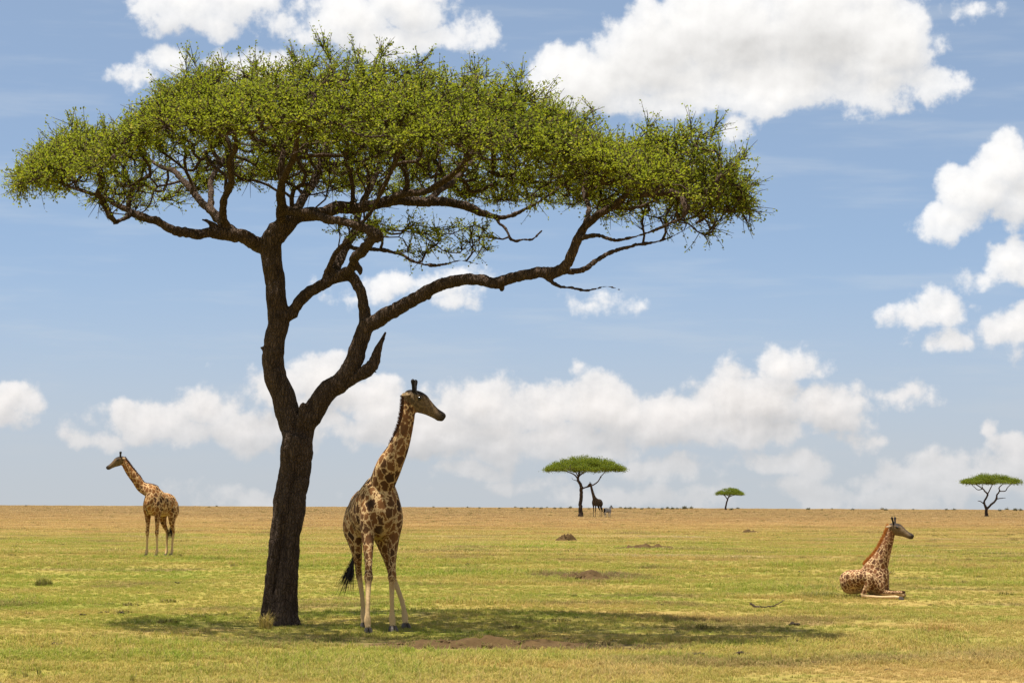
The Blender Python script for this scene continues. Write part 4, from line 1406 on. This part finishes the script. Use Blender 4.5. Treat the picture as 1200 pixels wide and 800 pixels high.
# the young giraffe lying in the grass
def calf():
    rnd = np.random.default_rng(9)
    base = gp(1017, 701.5)
    h = R(-20)
    root = empty("giraffe", base, h)
    tag(root, "young giraffe resting on the grass with folded legs at the right", "giraffe", "giraffes on the plain")
    T, chains = Tubes(), []
    tor = catmull([(-.66, 0, .36, .08, .12), (-.60, 0, .37, .19, .22), (-.45, 0, .38, .26, .29), (-.22, 0, .40, .26, .29), (.02, 0, .43, .25, .30), (.22, 0, .46, .26, .39),
                   (.38, 0, .48, .20, .34), (.50, 0, .48, .10, .20)], 4)
    T.loft(tor, (0, 1, 0), 18); chains.append((tor, 'torso'))
    nk = catmull([(.10, 0, .56, .19, .30), (.22, 0, .74, .18, .27), (.33, 0, .95, .14, .205), (.42, 0, 1.16, .112, .158), (.50, 0, 1.37, .095, .128), (.56, .0, 1.56, .075, .098), (.60, 0, 1.68, .072, .09)], 6)
    lat = np.repeat([[0, 1., 0]], len(nk), 0)
    c, a, b = T.loft(nk, lat, 14); chains.append((nk, 'neck'))
    # near hind leg: haunch up against the belly, shank down, cannon stretched forward on the ground
    for sd in (-1, 1):
        q = catmull([(-.42, .18 * sd, .42, .12, .21), (-.16, .29 * sd, .47, .115, .19), (.08, .36 * sd, .50, .095, .14), (.11, .39 * sd, .35, .070, .10), (.02, .40 * sd, .18, .050, .07), (-.04, .40 * sd, .085, .048, .055)], 4)
        T.loft(q, (0, 1, 0), 12); chains.append((q, 'haunch'))
        x1 = .86 if sd < 0 else .6
        q = catmull([(-.06, .40 * sd, .075, .052, .055), (.15, .41 * sd, .058, .038, .042), (.45, .42 * sd, .048, .032, .036), (x1 - .12, .42 * sd, .055, .043, .046), (x1, .42 * sd, .045, .036, .034)], 4)
        T.loft(q, (0, 1, 0), 10); chains.append((q, 'shin'))
        hf = hoof((x1 + .02, .42 * sd, .0), (1, 0, 0), .72, root)
        # front leg folded: upper arm down, forearm forward along the ground, cannon tucked back under
        q = catmull([(.26, .17 * sd, .50, .10, .18), (.34, .20 * sd, .32, .085, .14), (.42, .20 * sd, .16, .065, .085), (.60, .18 * sd, .14, .05, .055), (.78, .16 * sd, .15, .048, .052), (.86, .15 * sd, .13, .05, .055)], 4)
        T.loft(q, (0, 1, 0), 10); chains.append((q, 'arm'))
        q = catmull([(.87, .15 * sd, .12, .045, .048), (.80, .13 * sd, .06, .034, .036), (.60, .12 * sd, .045, .03, .032), (.42, .12 * sd, .045, .035, .036)], 4)
        T.loft(q, (0, 1, 0), 10); chains.append((q, 'shin'))
    tl = catmull([(-.60, .05, .50, .03, .03), (-.64, .10, .34, .02, .02), (-.60, .14, .16, .014, .014)], 4)
    T.loft(tl, (0, 1, 0), 8); chains.append((tl, 'tail'))
    top = nk[-1, :3]
    hd = rotz(np.array([1.0, -.5, -.30]), -h)
    finish_giraffe(root, T, chains, .016, (M_calf, M_mane_r), top, hd, np.array([0, 0, 1.]), 1.0, nk, lat, b * np.sign(-(b[:, 0:1])), rnd, True, 1.0, .86)
    # pale shins, buff forearms
    for ob in root.children:
        if ob.name.startswith("body"):
            me = ob.data
            at_ = me.attributes['coat']
            n = len(me.vertices)
            cc = np.empty(n * 4, dtype=np.float32); at_.data.foreach_get('color', cc); cc = cc.reshape(-1, 4)
            v = verts_of(me)
            shin = (v[:, 2] < .13) & (v[:, 0] > -.12)
            cc[shin, 0] = .7
            cc[(v[:, 2] < .22) & (v[:, 0] > .40), 2] = 1.0
            at_.data.foreach_set('color', cc.ravel())


calf()


# ------------------------------------------------------------------ zebra
def zebra():
    rnd = np.random.default_rng(4)
    base = at(712, 606, b2.y - 1.5); base.z = ground_z(base.x, base.y)
    h = R(48)
    root = empty("zebra", base, h)
    tag(root, "striped zebra standing beside the far giraffe", "zebra")
    T, chains = Tubes(), []
    tor = catmull([(-.68, 0, 1.02, .12, .16), (-.58, 0, 1.02, .24, .27), (-.3, 0, 1.0, .29, .31), (.05, 0, .98, .30, .32), (.38, 0, 1.02, .26, .30), (.58, 0, 1.06, .17, .24), (.68, 0, 1.08, .08, .12)], 4)
    T.loft(tor, (0, 1, 0), 14); chains.append((tor, 'torso'))
    nk = catmull([(.42, 0, 1.10, .15, .25), (.60, 0, 1.24, .12, .19), (.76, 0, 1.40, .09, .14), (.84, 0, 1.48, .08, .11)], 4)
    T.loft(nk, (0, 1, 0), 10); chains.append((nk, 'neck'))
    hdq = catmull([(.76, 0, 1.50, .07, .09), (.88, 0, 1.47, .09, .11), (1.02, 0, 1.37, .07, .085), (1.14, 0, 1.27, .055, .065), (1.20, 0, 1.21, .05, .055)], 4)
    T.loft(hdq, (0, 1, 0), 10); chains.append((hdq, 'head'))
    for x0, kx in ((.42, 0), (-.50, 1)):
        for sd in (-1, 1):
            y = .15 * sd
            dx = .06 * sd
            q = catmull([(x0, y, .95, .11, .17), (x0 + (.0 if not kx else -.02), y, .70, .075, .10), (x0 + dx + (-.06 if kx else 0), y, .46, .05, .06), (x0 + dx, y, .24, .034, .04), (x0 + dx + .02, y, .08, .04, .05), (x0 + dx + .03, y, .0, .045, .055)], 4)
            T.loft(q, (0, 1, 0), 8); chains.append((q, 'zleg'))
    me = remesh(T.mesh("body"), .03, 2)
    v = verts_of(me)
    col_attr(me, 'coat', np.column_stack([np.zeros(len(v)), np.clip(ss(v[:, 2], .07, .03) + ss(v[:, 0], 1.10, 1.2), 0, 1), np.zeros(len(v))]))
    link("body", me, M_zeb, root)
    for sd in (-1, 1):
        ea = link("ear", ear_mesh(.85), M_black, root)
        frame_obj(ea, (.80, .06 * sd, 1.56), (-.1, .35 * sd, 1), (1, 0, 0))
    n = 40
    k = np.linspace(0, 1, n)
    c = np.column_stack([np.interp(k, [0, 1], [.42, .86]), np.zeros(n), np.interp(k, [0, 1], [1.33, 1.60])])
    bk = np.repeat([[-.5, 0, .86]], n, 0); tg = np.repeat([[.85, 0, .5]], n, 0); la = np.repeat([[0, 1., 0]], n, 0)
    hair_strip("mane", c, bk, tg, la, np.full(n, .1), .02, .015, rnd, M_black, root, 3)
    q = np.repeat([[-.68, 0, 1.12]], 30, 0)
    dd = np.array([[-.25, 0, -1]]) + rnd.normal(0, .06, (30, 3))
    hair_strip("tail", q, dd, np.repeat([[.3, 0, 0]], 30, 0), np.repeat([[0, 1., 0]], 30, 0), np.full(30, .55), .02, .02, rnd, M_black, root, 2)


zebra()


# ------------------------------------------------------------------ earth heaps, tufts, dung, branch
def heap(name, p, rx, ry, hgt, seed, label, cat, clods=18, group=None, dip=False):
    rnd = np.random.default_rng(seed)
    root = empty(name, p)
    tag(root, label, cat, group)
    n, m = 40, 14
    v, f = [(0, 0, hgt * (.55 if dip else .9))], []
    for i in range(1, m + 1):
        r = i / m
        for j in range(n):
            a = 6.2832 * j / n
            e = 1 + .22 * math.sin(3 * a + seed) + .13 * math.sin(5 * a + 2.1 * seed)
            x, y = math.cos(a) * r * rx * e, math.sin(a) * r * ry * e
            z = hgt * (1 - r ** 1.2) * (.35 + 1.0 * (mnoise.noise(V((x * 2.6 + seed, y * 2.6, 0))) + .35)) + .6 * hgt * mnoise.noise(V((x * 7, y * 7, seed))) * (1 - r ** 2)
            v.append((x, y, z if i < m else -.05))
    for j in range(n): f.append((0, 1 + j, 1 + (j + 1) % n))
    for i in range(m - 1):
        for j in range(n):
            a, b = 1 + i * n, 1 + (i + 1) * n
            f.append((a + j, b + j, b + (j + 1) % n, a + (j + 1) % n))
    link("earth", mesh_np("earth", np.array(v), f, True), M_earth, root)
    bm = bmesh.new()
    for k in range(clods):
        a, r = rnd.uniform(0, 6.28), rnd.uniform(.05, 1.0) ** .8
        s = min(hgt * rnd.uniform(.12, .5), .11) * (1.2 - .6 * r)
        x, y = math.cos(a) * r * rx * .9, math.sin(a) * r * ry * .9
        z = hgt * (1 - r ** 1.2) * .55
        g = bmesh.ops.create_icosphere(bm, subdivisions=1, radius=s)
        for vv in g['verts']:
            vv.co = V((vv.co.x * rnd.uniform(.8, 1.5), vv.co.y * rnd.uniform(.7, 1.3), vv.co.z * rnd.uniform(.6, 1.3))) * rnd.uniform(.75, 1.2) + V((x, y, z))
    me = bpy.data.meshes.new("clods"); bm.to_mesh(me); bm.free()
    link("clods", me, M_earth, root)['kind'] = 'stuff'
    return root


def tuft(name, p, n, spread, h, mat, seed, label, cat, group=None, lean=.6, wid=.004):
    me = blade_mesh(name, n, spread, h * .45, h, wid, lean, seed)
    o = link(name, me, mat)
    o.location = p
    tag(o, label, cat, group)
    return o


pm = gp(565, 752); pm.y -= .4
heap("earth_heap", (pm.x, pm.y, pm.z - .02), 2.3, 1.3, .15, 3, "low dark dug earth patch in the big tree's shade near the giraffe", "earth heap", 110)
p = gp(686, 678.5); heap("earth_heap", p, .85, .7, .25, 5, "reddish brown flat earth heap on the grass in mid distance", "earth heap", 26, None)
p = gp(662, 634.5); heap("termite_mound", p, .72, .6, .52, 8, "lumpy termite mound below the far umbrella tree", "mound", 22, None)
p = gp(879, 624.5); heap("termite_mound", p, .75, .6, .28, 12, "small lumpy mound far out left of the resting giraffe's head", "mound", 14, None)
p = gp(760, 643.0); heap("earth_heap", p, 2.0, 1.0, .22, 15, "long low scraped earth ridge beyond the reddish heap", "earth heap", 26, None)

tuft("straw_tuft", gp(311, 736.5), 150, .12, .42, M_straw, 3, "golden straw tuft at the foot of the big trunk", "grass tuft", lean=.9)
tuft("dry_tuft", gp(1096, 739), 200, .38, .24, M_rusty, 4, "rusty dry grass clump below the resting giraffe", "grass tuft", lean=1.0)
tuft("dark_tuft", gp(962, 700.5), 480, .62, .24, M_sedge, 5, "dull dark grass clump behind the resting giraffe's rump", "grass tuft", lean=.8, wid=.006)
tuft("dark_tuft", gp(51, 686), 240, .24, .34, M_sedge, 6, "dark spiky tuft on open grass at the left edge", "grass tuft", lean=.5, wid=.006)
tuft("dry_tuft", gp(821, 668), 130, .4, .24, M_straw, 61, "pale straw clump on the plain right of the reddish heap", "grass tuft", lean=.9)
tuft("dark_tuft", gp(673, 699.5), 120, .09, .12, M_sedge, 62, "small dark sprig just in front of the reddish earth heap", "grass tuft", lean=.8)
for i, (px, py, hh, lab) in enumerate(((16, 793, .24, "leftmost of the dry weed sprigs along the bottom left edge"),
                                      (30, 794, .2, "second dry weed sprig from the left along the bottom edge"),
                                      (46, 791, .24, "third dry weed sprig from the left along the bottom edge"),
                                      (155, 799, .22, "dry weed sprig at the bottom edge left of the trunk"),
                                      (738, 781, .14, "short weed sprig on grass at bottom right of the shaded earth"))):
    tuft("weed_sprig", gp(px, py), 16, .04, hh, M_sedge, 70 + i, lab, "weed", "weed sprigs", .45, .006)


# low dark weeds peppered over the plain, far too many to count
wx_, wy_ = [], []
for y0, y1, dens in ((44, 90, .10), (90, 220, .07), (220, 640, .035)):
    x, y = scatter(y0, y1, dens)
    k = fbm(x, y, .07, 31) > .47
    wx_.append(x[k]); wy_.append(y[k])
wx_, wy_ = np.concatenate(wx_), np.concatenate(wy_)
wz_ = np.array([ground_z(a, b) for a, b in zip(wx_, wy_)])
M_weed = mat_leaf("dull_weed", (.10, .075, .03), (.17, .125, .05), (.26, .18, .08), .2)
grass_layer("dry_weeds", "low dull brown weeds peppered over the whole plain", "weeds", np.column_stack([wx_, wy_, wz_]), rng.uniform(0, 6.28, len(wx_)),
            rng.uniform(.25, .8, len(wx_)) * (1 + wy_ / 350), rng.choice(3, len(wx_)), [blade_mesh("weed", 60, .26, .04, .16, .012, .9, 90 + i) for i in range(3)], M_weed)


def dung(px, py, s, seed, label, group):
    rnd = np.random.default_rng(seed)
    bm = bmesh.new()
    for k in range(5):
        g = bmesh.ops.create_icosphere(bm, subdivisions=1, radius=.032 * s)
        o = V(((k - 2) * .034 * s, rnd.normal(0, .018 * s), .022 * s + abs(rnd.normal(0, .012 * s))))
        for vv in g['verts']:
            vv.co = V((vv.co.x * 1.3, vv.co.y, vv.co.z * .85)) * rnd.uniform(.75, 1.25) + o
    me = bpy.data.meshes.new("dung"); bm.to_mesh(me); bm.free()
    me = remesh(me, .012, 1)
    o = link("dung", me, M_dung); o.location = gp(px, py)
    tag(o, label, "dung", group)


for i, (px, py, s) in enumerate(((97, 722, .8), (117, 719, .7), (125, 717.5, .6), (143, 720, .9), (66, 757, 1.0), (208, 684, .8), (931, 732, 1.1), (810, 768, .9), (818, 767.5, 1.1), (869, 767, 1.2),
                                 (1018, 748, .8), (1095, 756, .9), (767, 761, 1.0), (1041, 787, .6), (777, 711, .7), (548, 661, .9), (939, 670, 1.0), (1178, 656, 1.1), (380, 785, .7), (953, 777, .6))):
    dung(px, py, s, 200 + i, "small dark dung clump lying on the sunlit short grass", "dung scattered on the grass")

# fallen branch
p = gp(898, 713.5)
root = empty("fallen_branch", p)
tag(root, "bare fallen branch lying on the grass left of the resting giraffe", "branch")
rb = np.random.default_rng(3)


def stick(name, pts, r0, r1):
    q = catmull(pts, 4)
    q[1:-1] += rb.normal(0, .01, q[1:-1].shape)
    T = Tubes(); T.tube(q, np.linspace(r0, r1, len(q)), 6)
    link(name, T.mesh(name), M_dead, root)


stick("stem", [(-.34, .1, .10), (-.2, .05, .05), (0, 0, .04), (.15, -.05, .06), (.28, -.1, .13), (.38, -.12, .2)], .022, .008)
stick("twig", [(-.2, .05, .05), (-.28, .1, .11), (-.36, .1, .13)], .012, .005)
stick("twig", [(.02, 0, .04), (.1, .12, .05), (.26, .2, .05)], .012, .005)
stick("twig", [(-.1, .02, .05), (-.16, -.1, .06), (-.32, -.14, .04)], .010, .004)

# dead sticks on the shaded earth
for i, (px, py, a) in enumerate(((545, 747, .3),)):
    pass


# ------------------------------------------------------------------ scrub along the horizon
def bush_mesh(seed):
    r = np.random.default_rng(seed)
    n = 220
    c = r.normal(0, 1, (n, 3)) * [.42, .42, .24]
    c[:, 2] = np.abs(c[:, 2] + .3)
    tone = r.uniform(0, 1, (n, 3))
    return leaves_mesh("bush", c, r.uniform(.22, .4, n), r.uniform(.14, .25, n), r, tone, .6)


BM = [bush_mesh(300 + i) for i in range(4)]
for b in BM: b.materials.append(M_bush)
spots = [(802, 1.5), (810, 1.2), (857, 1.0), (864.5, 1.0), (947, 1.1), (999, .9), (1034, 1.0), (1038, 1.0), (1109, .9), (1118, .9), (1172, 1.0), (1180, 1.2), (1190, 1.3), (1196, 1.1)]
spots += [(x, s) for x, s in ((604, .8), (611, .9), (618, .7), (626, .8), (634, .9), (641, .7), (650, .9), (657, .8), (668, 1.1), (690, .8), (727, .9), (733, 1.0), (738, 1.1), (744, .8), (752, .9), (760, .9), (766, .8), (776, 1.0), (782, 1.0), (788, 1.1), (794, .9),
                              (508, .8), (524, .6), (548, .7), (562, .7), (585, .7), (254, .7), (245, .6), (30, .6), (1070, .7), (922, .6), (975, .7), (963, .6))]
for i, (px, s) in enumerate(spots):
    d = ray(px, 594)
    Y = 800 + 60 * math.sin(i * 2.4)
    x = d.x / d.y * Y
    o = link("scrub_bush", BM[i % 4])
    o.location = (x, Y, ground_z(x, Y) - .05)
    o.rotation_euler = (0, 0, i * 1.3)
    o.scale = (s * .62, s * .62, s * .75)
    tag(o, "tiny dark scrub bush on the far horizon line", "bush", "scrub bushes along the horizon")
